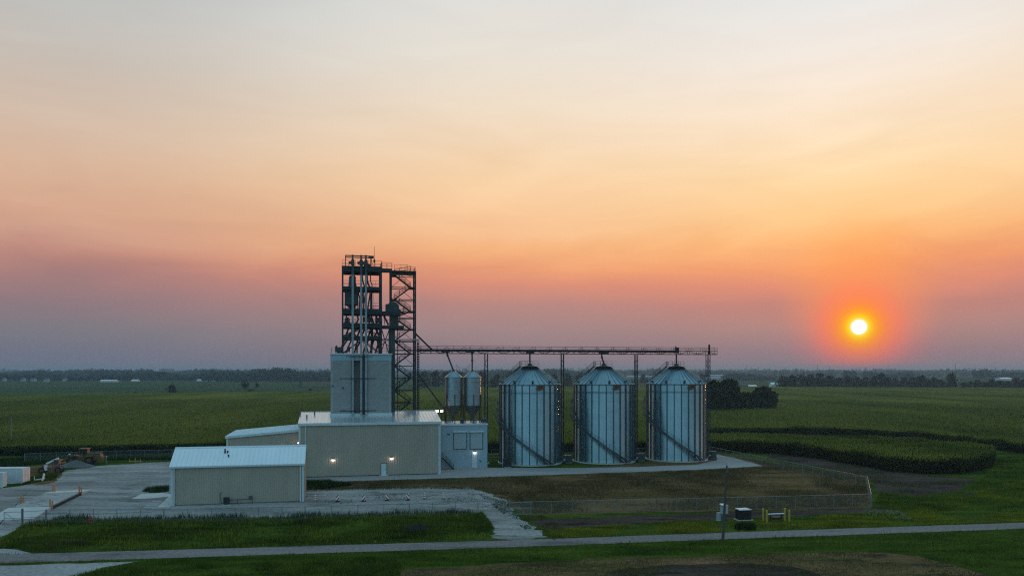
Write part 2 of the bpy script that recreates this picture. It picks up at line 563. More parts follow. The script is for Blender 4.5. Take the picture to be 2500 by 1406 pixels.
# far fields left of the works
patch('bean_field', pxpoly([(-300, 933), (806, 927), (1040, 930), (1250, 935), (1250, 955), (800, 960), (200, 966), (-300, 970)]), 0.05, M['g_soy'], 0)
patch('field_margin', pxpoly([(150, 965), (420, 959.5), (806, 957.5), (1100, 952), (1100, 954.5), (806, 960), (420, 962), (150, 967)]), 0.25, M['g_farstrip'], 0)
patch('stubble_field', pxpoly([(728, 938), (746, 930), (830, 929), (900, 932), (900, 943), (728, 946)]), 0.3, M['g_farstrip'], 0)
patch('field_track', pxpoly([(420, 956), (480, 944), (540, 934), (546, 934), (492, 944), (436, 956)]), 0.32, M['g_farstrip'], 0)
patch('pasture', pxpoly([(1380, 933), (1700, 929), (1905, 934), (1905, 946), (1380, 948)]), 0.1, M['g_farstrip'], 0)

# ------------------------------------------------------------------ corn
CORN_H = 2.4


def corn_slab(name, poly, inset=0.5):
    """dense crop body: a thick block with a lumpy top"""
    mb = MB()
    ar = sum(a[0] * b[1] - b[0] * a[1] for a, b in zip(poly, poly[1:] + poly[:1]))
    sg = 1 if ar > 0 else -1
    ins = []
    n = len(poly)
    for i in range(n):
        a, c = Vector(poly[i - 1]), Vector(poly[(i + 1) % n])
        t = (c - a).normalized()
        ins.append((poly[i][0] - t.y * sg * 1.3, poly[i][1] + t.x * sg * 1.3))
    p = rough_poly(ins, 2.0, 0.55, 21)
    n = len(p)
    mb.add([(x, y, -0.01) for x, y in p] + [(x, y, CORN_H - 0.35) for x, y in p],
           [tuple(range(n, 2 * n))] + [(i, (i + 1) % n, n + (i + 1) % n, n + i) for i in range(n)])
    o = obj(name, mb, [M['cornslab'], M['cornside_shaded']])
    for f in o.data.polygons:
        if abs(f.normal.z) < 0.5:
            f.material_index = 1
    return tag(o, kind='stuff')


def corn_leaves(name, x, y, zlo, zhi, ln, wd, m):
    """arching leaves as bent two-triangle blades"""
    n = len(x)
    z = zlo + (rng.uniform(0, 1, n) ** 0.8) * (zhi - zlo) * (0.50 + 0.85 * vnoise(x, y, 0.42, 77))
    a = rng.uniform(0, 2 * PI, n)
    l = ln * rng.uniform(0.6, 1.3, n)
    w = wd * rng.uniform(0.7, 1.3, n)
    c, s = np.cos(a), np.sin(a)
    co = np.empty((n, 4, 3), np.float32)
    rise = l * rng.uniform(0.15, 0.75, n)
    co[:, 0] = np.stack([x, y, z], 1)
    co[:, 1] = np.stack([x + c * l * 0.45 - s * w, y + s * l * 0.45 + c * w, z + rise * 0.9], 1)
    co[:, 2] = np.stack([x + c * l * 0.9, y + s * l * 0.9, z + rise * 0.45], 1)
    co[:, 3] = np.stack([x + c * l * 0.45 + s * w, y + s * l * 0.45 - c * w, z + rise * 0.9], 1)
    me = tri_mesh(name, co.reshape(-1, 3), np.arange(4 * n).reshape(n, 4), m)
    return tag(link(bpy.data.objects.new(name, me)), kind='stuff')


def edge_points(line, n, depth):
    """points within `depth` behind a polyline (to the left of its direction)"""
    line = np.array(line)
    seg = line[1:] - line[:-1]
    ln = np.hypot(seg[:, 0], seg[:, 1])
    k = rng.choice(len(seg), n, p=ln / ln.sum())
    f = rng.uniform(0, 1, n)
    d = rng.uniform(0, depth, n)
    nx, ny = -seg[k, 1] / ln[k], seg[k, 0] / ln[k]
    return line[k, 0] + seg[k, 0] * f + nx * d, line[k, 1] + seg[k, 1] * f + ny * d


edgeA_px = [(-500, 1124), (0, 1113), (245, 1110), (420, 1106), (760, 1104), (1200, 1105), (1550, 1102), (1700, 1101)]
edgeB_px = [(1690, 1062), (1900, 1062), (2060, 1064), (2200, 1072), (2350, 1086), (2500, 1108), (2640, 1128)]
edgeA = pxpoly(edgeA_px)
edgeB = pxpoly(edgeB_px)
farL = edgeA + edgeB + [(330, 190), (900, 800)] + pxpoly([(2700, 951), (1900, 948.5), (1500, 949), (1200, 951), (800, 961), (200, 967), (-500, 975)])
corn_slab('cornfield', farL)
edgeC_px = [(1700, 1101), (1800, 1104), (1900, 1108), (2000, 1120), (2080, 1134), (2170, 1150), (2260, 1157), (2340, 1156), (2400, 1148), (2422, 1140), (2428, 1128)]
edgeC = pxpoly(edgeC_px)
backC = pxpoly([(2420, 1118), (2330, 1108), (2200, 1098), (2050, 1090), (1900, 1085), (1700, 1083)])
stripC = edgeC + backC
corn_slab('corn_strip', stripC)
# leafy plants: edges densely, tops thinly
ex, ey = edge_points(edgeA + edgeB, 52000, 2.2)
corn_leaves('corn_edge_foliage', ex, ey, 0.2, CORN_H - 0.45, 0.75, 0.07, M['cornedge_shaded'])
ex, ey = edge_points(edgeC + backC[:2], 9000, 2.6)
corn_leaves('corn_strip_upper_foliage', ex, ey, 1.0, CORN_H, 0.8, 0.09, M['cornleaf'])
ex, ey = edge_points(edgeA + edgeB, 9000, 2.6)
corn_leaves('corn_edge_upper_foliage', ex, ey, 1.2, CORN_H, 0.8, 0.09, M['cornleaf'])
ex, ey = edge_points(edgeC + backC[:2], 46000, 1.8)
corn_leaves('corn_strip_foliage', ex, ey, 0.1, CORN_H - 0.45, 0.75, 0.07, M['cornedge_shaded'])
near_px = edgeA_px + edgeB_px + [(2640, 1002), (1900, 985), (1000, 985), (-300, 985)]
cx, cy = rand_in(pxpoly(near_px), 330000)
kp = rng.uniform(0, 1, len(cx)) < np.clip((190.0 / cy) ** 1.5, 0.1, 1)
corn_leaves('corn_top_foliage', cx[kp], cy[kp], CORN_H - 0.5, CORN_H + 0.15, 0.8, 0.10, M['cornleaf'])
cx, cy = edge_points(edgeC + backC[:4], 9000, 3.0)
corn_leaves('corn_strip_tall_foliage', cx, cy, CORN_H - 0.4, CORN_H + 0.35, 0.9, 0.10, M['cornleaf'])
cx, cy = rand_in(stripC, 60000)
corn_leaves('corn_strip_top_foliage', cx, cy, CORN_H - 0.5, CORN_H + 0.15, 0.8, 0.10, M['cornleaf'])
cx, cy = rand_in(pxpoly(near_px), 70000)
kp = cy < 300
blades('corn_tassels', None, 0, 0.25, 0.5, 0.07, M['tassel'], CORN_H - 0.1, 0.4, xy=(cx[kp], cy[kp]))

# ------------------------------------------------------------------ grasses
stripF = pxpoly([(-20, 1340), (0, 1322), (62, 1280), (150, 1268), (400, 1268), (700, 1264), (1000, 1255), (1178, 1252), (1208, 1292), (1200, 1312), (1000, 1324), (500, 1340), (100, 1350), (40, 1338)])
blades('verge_grass', stripF, 95000, 0.16, 0.42, 0.06, M['grass'], patchy=0.7, pscale=0.35, seed=5)
blades('verge_weeds', pxpoly([(62, 1283), (150, 1271), (400, 1271), (700, 1267), (1000, 1258), (1178, 1254), (1178, 1249), (1000, 1251.5), (700, 1260), (400, 1264), (150, 1263), (62, 1275)]), 7000, 0.25, 0.8, 0.09, M['weed'], patchy=1.0, pscale=0.9, seed=8)
stripR = pxpoly([(1340, 1300), (1420, 1288), (1600, 1276), (1900, 1264), (2150, 1250), (2330, 1215), (2430, 1190), (2600, 1150), (2600, 1266), (2500, 1273), (1766, 1297), (1340, 1314)])
blades('roadside_grass', stripR, 120000, 0.14, 0.36, 0.07, M['grass2'], patchy=0.8, pscale=0.35, seed=9)
mead = pxpoly([(2128, 1238), (2150, 1206), (2240, 1214), (2330, 1202), (2400, 1170), (2440, 1120), (2500, 1112), (2640, 1140), (2640, 1250), (2330, 1246), (2200, 1250)])
blades('meadow_grass', mead, 95000, 0.2, 0.5, 0.09, M['grass3'], patchy=0.6, pscale=0.25, seed=11)
stripS = [(x, y - 0.2) for x, y in reversed(road_s)] + pxpoly([(2900, 1420), (2440, 1400), (2330, 1372), (2240, 1352), (2100, 1342), (1900, 1346), (1480, 1358), (1130, 1378), (985, 1388), (960, 1440), (150, 1440), (150, 1408), (260, 1386), (345, 1371)])
blades('south_verge_grass', stripS, 110000, 0.12, 0.32, 0.05, M['grass3'], patchy=0.5, pscale=0.4, seed=13)
blades('bushy_weeds', pxpoly([(170, 1412), (300, 1386), (620, 1376), (960, 1362), (980, 1385), (955, 1450), (150, 1450)]), 26000, 0.18, 0.5, 0.07, M['weed2'], patchy=0.9, pscale=0.6, seed=15)
blades('bushy_weeds_tall', pxpoly([(820, 1400), (860, 1372), (905, 1364), (950, 1368), (975, 1384), (960, 1420)]), 5000, 0.3, 0.7, 0.07, M['weed2'], patchy=0.4, pscale=0.6, seed=16)
weedy_b = pxpoly([(745, 1181), (1080, 1170.5), (1300, 1163.5), (1500, 1156.5), (1700, 1149.5), (1810, 1144.5), (1874, 1139), (1812, 1119), (1762, 1110), (2112, 1167), (2122, 1236), (1290, 1254), (1250, 1215), (1180, 1198), (1020, 1191), (745, 1200)])
blades('dry_weeds', weedy_b, 90000, 0.15, 0.5, 0.06, M['dry'], patchy=0.7, pscale=0.25, seed=17)
blades('dry_stubble', dryp, 42000, 0.06, 0.2, 0.05, M['dry'], patchy=0.8, pscale=0.4, seed=19)
blades('dry_brush', pxpoly([(105, 1346), (120, 1328), (170, 1322), (215, 1326), (220, 1344), (150, 1350)]), 1100, 0.3, 0.7, 0.06, M['dry'], patchy=0.6, pscale=0.6, seed=21)
blades('fallen_brush', pxpoly([(985, 1292), (1020, 1284), (1045, 1290), (1040, 1300), (1000, 1303)]), 900, 0.3, 0.8, 0.08, M['bark'], lean=1.2, seed=22)
blades('bank_grass', pxpoly([(20, 1188), (60, 1182), (130, 1172), (148, 1156), (95, 1158), (58, 1172)]), 5000, 0.15, 0.4, 0.06, M['grass'], seed=23)
blades('building_weeds', pxpoly([(746, 1195), (748, 1175), (800, 1174), (860, 1185), (800, 1194)]), 6000, 0.2, 0.6, 0.07, M['weed'], seed=24)
blades('yard_weeds', pxpoly([(345, 1200), (360, 1192), (412, 1186), (412, 1200), (380, 1204)]), 1500, 0.2, 0.55, 0.07, M['weed'], seed=25)
blades('back_weeds', pxpoly([(-40, 1150), (60, 1138), (160, 1126), (420, 1122), (420, 1112), (250, 1114), (0, 1120), (-60, 1126)]), 14000, 0.2, 0.7, 0.1, M['weed'], seed=26)
blades('white_flowers', pxpoly([(2095, 1255), (2115, 1249), (2190, 1250), (2215, 1262), (2225, 1272), (2150, 1266)]), 1600, 0.12, 0.3, 0.16, M['flower'], lean=1.2, patchy=0.9, pscale=0.9, z0=0.2, seed=27)
blades('verge_flowers', stripF, 500, 0.15, 0.3, 0.14, M['flower'], lean=1.0, patchy=0.9, pscale=0.2, seed=28)

blades('verge_clumps', stripF, 14000, 0.3, 0.65, 0.07, M['grass3'], patchy=1.0, pscale=0.8, seed=51)
blades('verge_yellow_weeds', stripF, 7000, 0.3, 0.6, 0.06, M['grass2'], patchy=1.0, pscale=0.5, seed=53)
blades('mud_weeds', pxpoly([(1880, 1104), (2050, 1124), (2170, 1150), (2300, 1162), (2390, 1170), (2330, 1202), (2240, 1214), (2150, 1206), (2118, 1163), (1980, 1138), (1870, 1118)]), 9000, 0.05, 0.25, 0.09, M['grass'], lean=0.9, patchy=1.0, pscale=0.45, seed=55)
blades('bare_soil_weeds', pxpoly([(1500, 1392), (1640, 1376), (1830, 1374), (1960, 1388), (2020, 1420), (1480, 1430)]), 4000, 0.04, 0.18, 0.06, M['grass'], lean=0.9, patchy=1.0, pscale=0.6, seed=57)
blades('dry_patch_weeds', dryp, 14000, 0.08, 0.25, 0.06, M['grass3'], lean=0.8, patchy=1.0, pscale=0.3, seed=59)
blades('south_verge_clumps', stripS, 12000, 0.25, 0.5, 0.06, M['grass3'], patchy=1.0, pscale=0.6, seed=61)
blades('meadow_clumps', mead, 14000, 0.35, 0.75, 0.09, M['grass3'], patchy=1.0, pscale=0.35, seed=63)
blades('yard_debris', pxpoly([(755, 1222), (800, 1214), (1000, 1202), (1150, 1198), (1230, 1216), (1245, 1246), (1190, 1240), (1000, 1235), (800, 1228)]), 2600, 0.04, 0.16, 0.10, M['bark'], lean=2.5, patchy=1.0, pscale=0.8, seed=31)
bx, by = edge_points(pxpoly([(745, 1196), (900, 1192), (1020, 1189), (1150, 1190), (1205, 1207), (1240, 1228), (1250, 1252), (1290, 1278), (1338, 1310)]), 9000, 3.6)
blades('gravel_edge_weeds', None, 0, 0.06, 0.3, 0.07, M['dry'], lean=1.0, patchy=1.0, pscale=0.9, xy=(bx + 0.4, by - 1.8), seed=33)
bx, by = edge_points(pxpoly([(745, 1180), (1080, 1170), (1300, 1163), (1500, 1156), (1700, 1149), (1862, 1139)]), 5000, 1.4)
blades('lane_edge_weeds', None, 0, 0.05, 0.25, 0.07, M['dry'], lean=0.8, patchy=0.9, pscale=0.9, xy=(bx, by - 0.7), seed=34)
bx, by = edge_points([(-52.7, 81.7), (0, 88.6), (24.8, 92.7), (63.8, 98.9)], 3500, 0.5)
blades('road_edge_grass', None, 0, 0.05, 0.2, 0.06, M['grass'], lean=0.8, patchy=0.9, pscale=0.8, xy=(bx, by + 0.05), seed=35)
bx, by = edge_points([(-52.7, 78.0), (0, 85.5), (24.8, 89.6), (63.8, 95.8)], 3500, 0.5)
blades('road_edge_weeds', None, 0, 0.05, 0.2, 0.06, M['grass'], lean=0.8, patchy=0.9, pscale=0.8, xy=(bx, by - 0.75), seed=36)
blades('gap_weeds', pxpoly([(1170, 1206), (1240, 1226), (1252, 1254), (1300, 1290), (1280, 1292), (1225, 1252), (1190, 1225)]), 1500, 0.05, 0.25, 0.08, M['weed'], lean=1.0, patchy=1.0, pscale=0.8, seed=32)
# ------------------------------------------------------------------ mill building
DOORW = 0.95


def lamp_part(parent, p, facing='f', power=2.2):
    """lit wall pack: housing with a glowing lens, and its light"""
    x, y, z = p
    mb = MB()
    if facing == 'f':
        mb.prism([(x - 0.2, y, z + 0.18), (x - 0.2, y - 0.22, z + 0.1), (x - 0.2, y - 0.26, z - 0.02), (x - 0.2, y, z - 0.02)], (0.4, 0, 0))
        ln = MB().box(x - 0.19, x + 0.19, y - 0.24, y - 0.02, z - 0.2, z - 0.022)
        lp = (x, y - 0.42, z - 0.2)
    else:
        sg = 1 if facing == 'r' else -1
        mb.prism([(x, y - 0.2, z + 0.18), (x + sg * 0.22, y - 0.2, z + 0.1), (x + sg * 0.26, y - 0.2, z - 0.02), (x, y - 0.2, z - 0.02)], (0, 0.4, 0))
        a, b = sorted((x + sg * 0.02, x + sg * 0.24))
        ln = MB().box(a, b, y - 0.19, y + 0.19, z - 0.2, z - 0.022)
        lp = (x + sg * 0.42, y, z - 0.2)
    f = obj('wall_lamp', mb, M['steel'], parent)
    obj('lens', ln, M['lamp_lens'], f)
    ld = bpy.data.lights.new('wall_lamp_light', 'POINT')
    ld.energy = power
    ld.color = (1.0, 0.86, 0.72)
    ld.shadow_soft_size = 0.12
    lo = bpy.data.objects.new('wall_lamp_light', ld)
    COL.objects.link(lo)
    lo.location = W(*lp)
    return f


def ribs_on(mb, x0, x1, y0, z0, y1, z1, gap, w=0.05, h=0.06):
    x = x0 + gap / 2
    while x < x1:
        mb.bar((x, y0, z0 + h / 2), (x, y1, z1 + h / 2), w, h)
        x += gap


def gable_shed(root, s0, s1, t0, half, zE, rise, wallmat, roofmat, oh=0.25, fascia=0.35, gap=0.6):
    """ridge runs along s; returns nothing, builds wall, roof and trims"""
    zR = zE + rise
    t1 = t0 + 2 * half
    w = MB()
    prof = [(s0, t0, 0), (s0, t1, 0), (s0, t1, zE), (s0, t0 + half, zR), (s0, t0, zE)]
    w.prism(prof, (s1 - s0, 0, 0))
    wall = obj('wall', w, wallmat, root)
    r = MB()
    sl = rise / half
    th = 0.12
    a, b = s0 - oh, s1 + oh
    e = t0 - oh
    r.prism([(a, e, zE - oh * sl + 0.02), (a, t0 + half, zR + 0.02), (a, t0 + half, zR + 0.02 + th), (a, e, zE - oh * sl + 0.02 + th)], (b - a, 0, 0))
    e2 = t1 + oh
    r.prism([(a, e2, zE - oh * sl + 0.02), (a, t0 + half + 0.001, zR + 0.02), (a, t0 + half + 0.001, zR + 0.02 + th), (a, e2, zE - oh * sl + 0.02 + th)], (b - a, 0, 0))
    ribs_on(r, a, b, e, zE - oh * sl + 0.02 + th, t0 + half, zR + 0.02 + th, gap)
    roof = obj('roof', r, roofmat, root)
    obj('ridge_cap', MB().prism([(a, t0 + half - 0.3, zR + th + 0.05 - 0.3 * sl), (a, t0 + half, zR + th + 0.09), (a, t0 + half + 0.3, zR + th + 0.05 - 0.3 * sl), (a, t0 + half, zR + th + 0.04)], (b - a, 0, 0)), M['trim'], roof)
    obj('gutter', MB().box(a, b, e - 0.14, e - 0.003, zE - oh * sl - fascia + 0.1, zE - oh * sl + 0.1), M['trim'], roof)
    for s in (s0, s1):
        c = MB()
        c.box(s - 0.03 if s == s0 else s - 0.28, s + 0.28 if s == s0 else s + 0.03, t0 - 0.03, t0 - 0.002, 0, zE - 0.05)
        obj('corner_trim', c, M['trim'], root)
    return wall, roof


def downspout(root, s, t, z1):
    obj('downspout', MB().box(s - 0.07, s + 0.07, t - 0.17, t - 0.04, 0.05, z1).bar((s, t - 0.1, 0.1), (s + 0.02, t - 0.45, 0.03), 0.14), M['trim'], root)


MILL_E, MILL_RISE, MILL_HALF = 9.45, 1.5, 8.8
mill = thing('mill_building', 'tall tan metal mill building with two lit wall lamps, silo rising through its roof', 'building', site=(0, 0, 0))
wall_m, roof_m = gable_shed(mill, 0, 25.0, 0, MILL_HALF, MILL_E, MILL_RISE, M['siding'], M['roof_glossy'], 0.15, 0.42)
downspout(mill, LS(746, 0), 0, MILL_E - 0.3)
downspout(mill, 24.55, 0, MILL_E - 0.3)
s_d = LS(937, 0)
dr = obj('door', MB().box(s_d - DOORW / 2, s_d + DOORW / 2, -0.06, -0.004, 0.05, 2.15), M['trim'], mill)
obj('door_frame', MB().box(s_d - DOORW / 2 - 0.09, s_d - DOORW / 2 - 0.004, -0.09, -0.003, 0, 2.25).box(s_d + DOORW / 2 + 0.004, s_d + DOORW / 2 + 0.09, -0.09, -0.003, 0, 2.25).box(s_d - DOORW / 2 - 0.004, s_d + DOORW / 2 + 0.004, -0.088, -0.003, 2.153, 2.25), M['steel'], dr)
obj('handle', MB().box(s_d + 0.3, s_d + 0.4, -0.12, -0.062, 1.0, 1.1), M['black'], dr)
obj('base_flashing', MB().box(0.3, s_d - 0.7, -0.05, -0.003, 0, 0.12).box(s_d + 0.7, 24.7, -0.05, -0.003, 0, 0.12), M['black'], mill)
obj('door_step', MB().box(s_d - 0.8, s_d + 0.8, -1.0, -0.1, 0.0, 0.06), M['pad'], mill)
for px, py in ((813, 1121), (956, 1117)):
    s, z = L(px, py, 0)
    lamp_part(mill, (s, -0.03, z), 'f')
lamp_part(mill, (25.0, 3.5, LZ(1076, 1108, 3.5)), 'r', 4)
lamp_part(mill, (0.0, 1.4, LZ(729, 1079, 1.4)), 'l', 3)
for px, t in ((733, 6.6), (749, 3.8), (768, 6.6)):
    s = LS(px, t)
    zr = MILL_E + MILL_RISE / MILL_HALF * t + 0.1
    obj('roof_vent', MB().tube((s, t, zr), (s, t, zr + 0.5), 0.12).tube((s, t, zr + 0.45), (s, t, zr + 0.62), 0.22, 0.10), M['steel'], mill, True)

# lean-to on the mill's left side, its roof falling away to the left
sA, sB = LS(553, 3.0), -0.02
zB, zA = 8.15, 7.15
lean_to = thing('storage_shed', 'low tan lean-to shed with pale sloping roof joined to the left side of the mill', 'shed', site=(sA, 3.0, 0))
mb = MB().prism([(sA, 3.0, 0), (sB, 3.0, 0), (sB, 3.0, zB), (sA, 3.0, zA)], (0, 14.5, 0))
obj('wall', mb, M['siding'], lean_to)
mb = MB().prism([(sA - 0.2, 2.8, zA - 0.01), (sB, 2.8, zB + 0.01), (sB, 2.8, zB + 0.15), (sA - 0.2, 2.8, zA + 0.13)], (0, 14.9, 0))
for k in range(24):
    t = 3.0 + k * 0.62
    mb.bar((sA - 0.2, t, zA + 0.15), (sB, t, zB + 0.17), 0.05, 0.05)
obj('roof', mb, M['roof'], lean_to)
obj('fascia', MB().prism([(sA - 0.2, 2.74, zA - 0.3), (sB, 2.74, zB - 0.28), (sB, 2.74, zB + 0.1), (sA - 0.2, 2.74, zA + 0.08)], (0, 0.055, 0)), M['trim'], lean_to)
obj('corner_trim', MB().box(sA - 0.03, sA + 0.22, 2.97, 2.997, 0, zA - 0.02), M['trim'], lean_to)

# low building in front
x0, y0 = G(417, 1234)
sF, tF = S_of(x0, y0)
front = thing('office_building', 'low tan metal building with a bright pale gable roof in front of the mill', 'building', site=(sF, tF, 0))
FL = 18.0
HALF_F = 4.0
gable_shed(front, sF, sF + FL, tF, HALF_F, 5.45, 2.15, M['siding'], M['roof'], 0.18, 0.22)
downspout(front, sF + 0.45, tF, 5.2)
downspout(front, sF + FL - 0.45, tF, 5.2)
obj('base_flashing', MB().box(sF + 0.3, sF + FL - 0.3, tF - 0.04, tF - 0.003, 0, 0.1), M['steel'], front)
for px, tt in ((549.5, 2.95), (549.5, 2.55), (556, 2.55), (558, 1.65)):
    s = LS(px, tF + tt)
    zr = 5.45 + 2.15 / HALF_F * tt + 0.1
    obj('roof_vent', MB().tube((s, tF + tt, zr), (s, tF + tt, zr + 0.32), 0.09).tube((s, tF + tt, zr + 0.28), (s, tF + tt, zr + 0.38), 0.16, 0.10), M['black'], front, True)
s_p = LS(540, tF)
obj('wall_pipe', MB().path([(s_p, tF - 0.1, 0.1), (s_p - 0.1, tF - 0.12, 1.0), (s_p - 0.2, tF - 0.1, 1.4), (s_p + 0.02, tF - 0.1, 1.7)], 0.04), M['steel'], front)
for px, py in ((459, 1168), (535, 1166)):
    s, z = L(px, py, tF)
    obj('wall_vent', MB().box(s - 0.14, s + 0.14, tF - 0.08, tF - 0.003, z - 0.1, z + 0.1), M['cabinet'], front)
# things standing by it
sH, tH = LS(553, tF - 0.9), tF - 0.9
ac = thing('condenser_unit', 'black air conditioner condenser standing against the low building wall', 'condenser', site=(sH, tH, 0))
obj('casing', MB().box(sH - 0.38, sH + 0.38, tH - 0.35, tH + 0.35, 0.1, 1.05), M['black'], ac)
obj('base_pad', MB().box(sH - 0.5, sH + 0.5, tH - 0.45, tH + 0.45, 0.0, 0.1), M['pad'], ac)
obj('fan_guard', MB().lathe([(0.3, 1.052), (0.3, 1.1), (0.1, 1.12)], 16, sH, tH, False, True), M['steel'], ac)
sG, tG = LS(612, tF - 0.5), tF - 0.5
gm = thing('gas_meter', 'grey gas meter with a long horizontal pipe on the low building wall', 'meter', site=(sG, tG, 0))
obj('pipe', MB().path([(LS(560, tG), tG, 0.62), (sG + 0.2, tG, 0.66), (sG + 0.2, tG, 1.15)], 0.05).path([(sG - 0.2, tG, 0.66), (sG - 0.2, tG, 1.05), (sG - 0.5, tG, 0.95)], 0.04).path([(LS(580, tG), tG, 0), (LS(580, tG), tG, 0.62)], 0.04).path([(sG + 0.2, tG, 0), (sG + 0.2, tG, 0.66)], 0.04), M['machine'], gm)
obj('meter_body', MB().lathe([(0.05, 0.75), (0.2, 0.8), (0.22, 1.05), (0.12, 1.15)], 12, sG, tG, True, True), M['steel'], gm)

# concrete pavings round the low building
def slab(name, pts, z0, z1, m):
    mb = MB()
    mb.prism([(x, y, z0) for x, y in pts], (0, 0, z1 - z0))
    return tag(obj(name, mb, m), kind='structure')


slab('side_path', pxpoly([(384, 1239), (430, 1196), (425, 1200), (416, 1238)]), 0.0, 0.08, M['pad'])
slab('walkway', pxpoly([(322, 1218), (345, 1206), (395, 1203), (416, 1206), (416, 1212), (360, 1217)]), 0.0, 0.06, M['pad'])
for k, (a, b, c) in enumerate(((372, 398, 1222), (366, 392, 1227), (358, 385, 1232), (352, 380, 1237))):
    slab('parking_line', pxpoly([(a, c), (b, c), (b - 3, c + 1.6), (a - 3, c + 1.6)]), 0.004, 0.012, M['linepaint'])

# ------------------------------------------------------------------ small blockhouse with the hopper bins
s0B, s1B, tB = LS(1077, 7.3), LS(1190, 7.3), 7.3
zTB = LZ(1150, 1034, tB)
blk = thing('loadout_building', 'small grey blue flat roofed building with two shuttered windows beside the mill', 'building', site=(s0B, tB, 0))
mb = MB().box(s0B, s1B, tB, tB + 8.4, 0, zTB - 0.3)
obj('wall', mb, M['block'], blk)
mb = MB().box(s0B - 0.12, s1B + 0.12, tB - 0.12, tB + 8.52, zTB - 0.298, zTB)
obj('roof', mb, M['trim'], blk)
for xa, xb in ((1107, 1140), (1147, 1179)):
    a, zt = L(xa, 1055, tB)
    b, zb = L(xb, 1096, tB)
    wdw = obj('window', MB().box(a + 0.1, b - 0.1, tB - 0.06, tB - 0.004, zb + 0.1, zt - 0.1), M['shutter'], blk)
    obj('frame', MB().box(a, a + 0.097, tB - 0.1, tB - 0.003, zb, zt).box(b - 0.097, b, tB - 0.1, tB - 0.003, zb, zt).box(a + 0.097, b - 0.097, tB - 0.098, tB - 0.003, zb, zb + 0.097).box(a + 0.097, b - 0.097, tB - 0.098, tB - 0.003, zt - 0.097, zt), M['dark_steel'], wdw)
    obj('shutter_box', MB().box(a - 0.1, b + 0.1, tB - 0.3, tB - 0.003, zt + 0.003, zt + 0.26), M['trim'], wdw)
a, zt = L(1152.5, 1108, tB)
b, zb = L(1164.5, 1138, tB)
dr = obj('door', MB().box(a, b, tB - 0.06, tB - 0.004, 0.05, zt), M['trim'], blk)
obj('handle', MB().box(b - 0.2, b - 0.1, tB - 0.12, tB - 0.062, 1.0, 1.1), M['black'], dr)
s, z = L(1159, 1104, tB)
lamp_part(blk, (s, tB - 0.03, z + 0.1), 'f', 2.5)
s, z = L(1095, 1060, tB)
obj('wall_fitting', MB().box(s - 0.22, s + 0.22, tB - 0.12, tB - 0.003, z - 0.08, z + 0.08), M['black'], blk)
s, z = L(1172, 1124, tB)
obj('wall_fitting', MB().box(s - 0.1, s + 0.1, tB - 0.1, tB - 0.003, z - 0.1, z + 0.1).bar((s + 0.05, tB - 0.08, z - 0.1), (s + 0.3, tB - 0.08, z - 0.35), 0.05), M['black'], blk)
# steps between mill and blockhouse
pa = Vector((LS(1080, 6.2), 6.2, LZ(1080, 1117, 6.2)))
pb = Vector((LS(1107, 6.2), 6.2, 0.05))
st = thing('entry_stair', 'dark steel stair with handrails in the gap beside the mill corner', 'stair', site=(pb.x, pb.y, 0))
obj('flight', MB().stair(pb, pa, (0, 1, 0), 1.0, False), M['dark_steel'], st)
hr = MB()
for o in (-0.5, 0.5):
    hr.bar(pb + Vector((0, o, 1)), pa + Vector((0, o, 1)), 0.06)
    hr.bar(pb + Vector((0, o, 0.5)), pa + Vector((0, o, 0.5)), 0.05)
    for k in range(4):
        q = pb.lerp(pa, k / 3) + Vector((0, o, 0))
        hr.bar(q, q + Vector((0, 0, 1)), 0.06)
obj('handrail', hr, M['steel'], st)
lp = MB().box(pa.x - 0.9, pa.x, pa.y - 0.5, pa.y + 0.5, pa.z - 0.1, pa.z)
lp.bar((pa.x - 0.8, pa.y - 0.4, 0), (pa.x - 0.8, pa.y - 0.4, pa.z - 0.1), 0.1).bar((pa.x - 0.8, pa.y + 0.4, 0), (pa.x - 0.8, pa.y + 0.4, pa.z - 0.1), 0.1)
obj('landing', lp, M['dark_steel'], st)

steel_galv, nt, b = new_mat('corrugated_galvanised_bin')
# galvanised sheets: each sheet weathered a little differently, rings of corrugation
tc = N(nt, 'ShaderNodeTexCoord')
sx = N(nt, 'ShaderNodeSeparateXYZ')
nt.links.new(tc.outputs['Object'], sx.inputs[0])
an = N(nt, 'ShaderNodeMath', operation='ARCTAN2')
nt.links.new(sx.outputs['Y'], an.inputs[0])
nt.links.new(sx.outputs['X'], an.inputs[1])
am = N(nt, 'ShaderNodeMath', operation='MULTIPLY')
am.inputs[1].default_value = 14 / (2 * PI)
nt.links.new(an.outputs[0], am.inputs[0])
zm = N(nt, 'ShaderNodeMath', operation='MULTIPLY')
zm.inputs[1].default_value = 1 / 1.12
nt.links.new(sx.outputs['Z'], zm.inputs[0])
fa = N(nt, 'ShaderNodeMath', operation='FLOOR')
fz = N(nt, 'ShaderNodeMath', operation='FLOOR')
nt.links.new(am.outputs[0], fa.inputs[0])
nt.links.new(zm.outputs[0], fz.inputs[0])
cb = N(nt, 'ShaderNodeCombineXYZ')
nt.links.new(fa.outputs[0], cb.inputs[0])
nt.links.new(fz.outputs[0], cb.inputs[1])
wn = N(nt, 'ShaderNodeTexWhiteNoise', noise_dimensions='3D')
nt.links.new(cb.outputs[0], wn.inputs['Vector'])
sheet = ramp(nt, wn.outputs['Value'], [(0, (0.405, 0.535, 0.575)), (1, (0.455, 0.585, 0.625))]).outputs['Color']
ns = noise_node(nt, 0.9, 4, 0.6, (1, 1, 0.25))
sp = ramp(nt, ns.outputs['Fac'], [(0.3, (0.9,) * 3), (0.7, (1.06,) * 3)]).outputs['Color']
nt.links.new(mix(nt, 1.0, sheet, sp, 'MULTIPLY'), b.inputs['Base Color'])
b.inputs['Metallic'].default_value = 1.0
b.inputs['Roughness'].default_value = 0.19
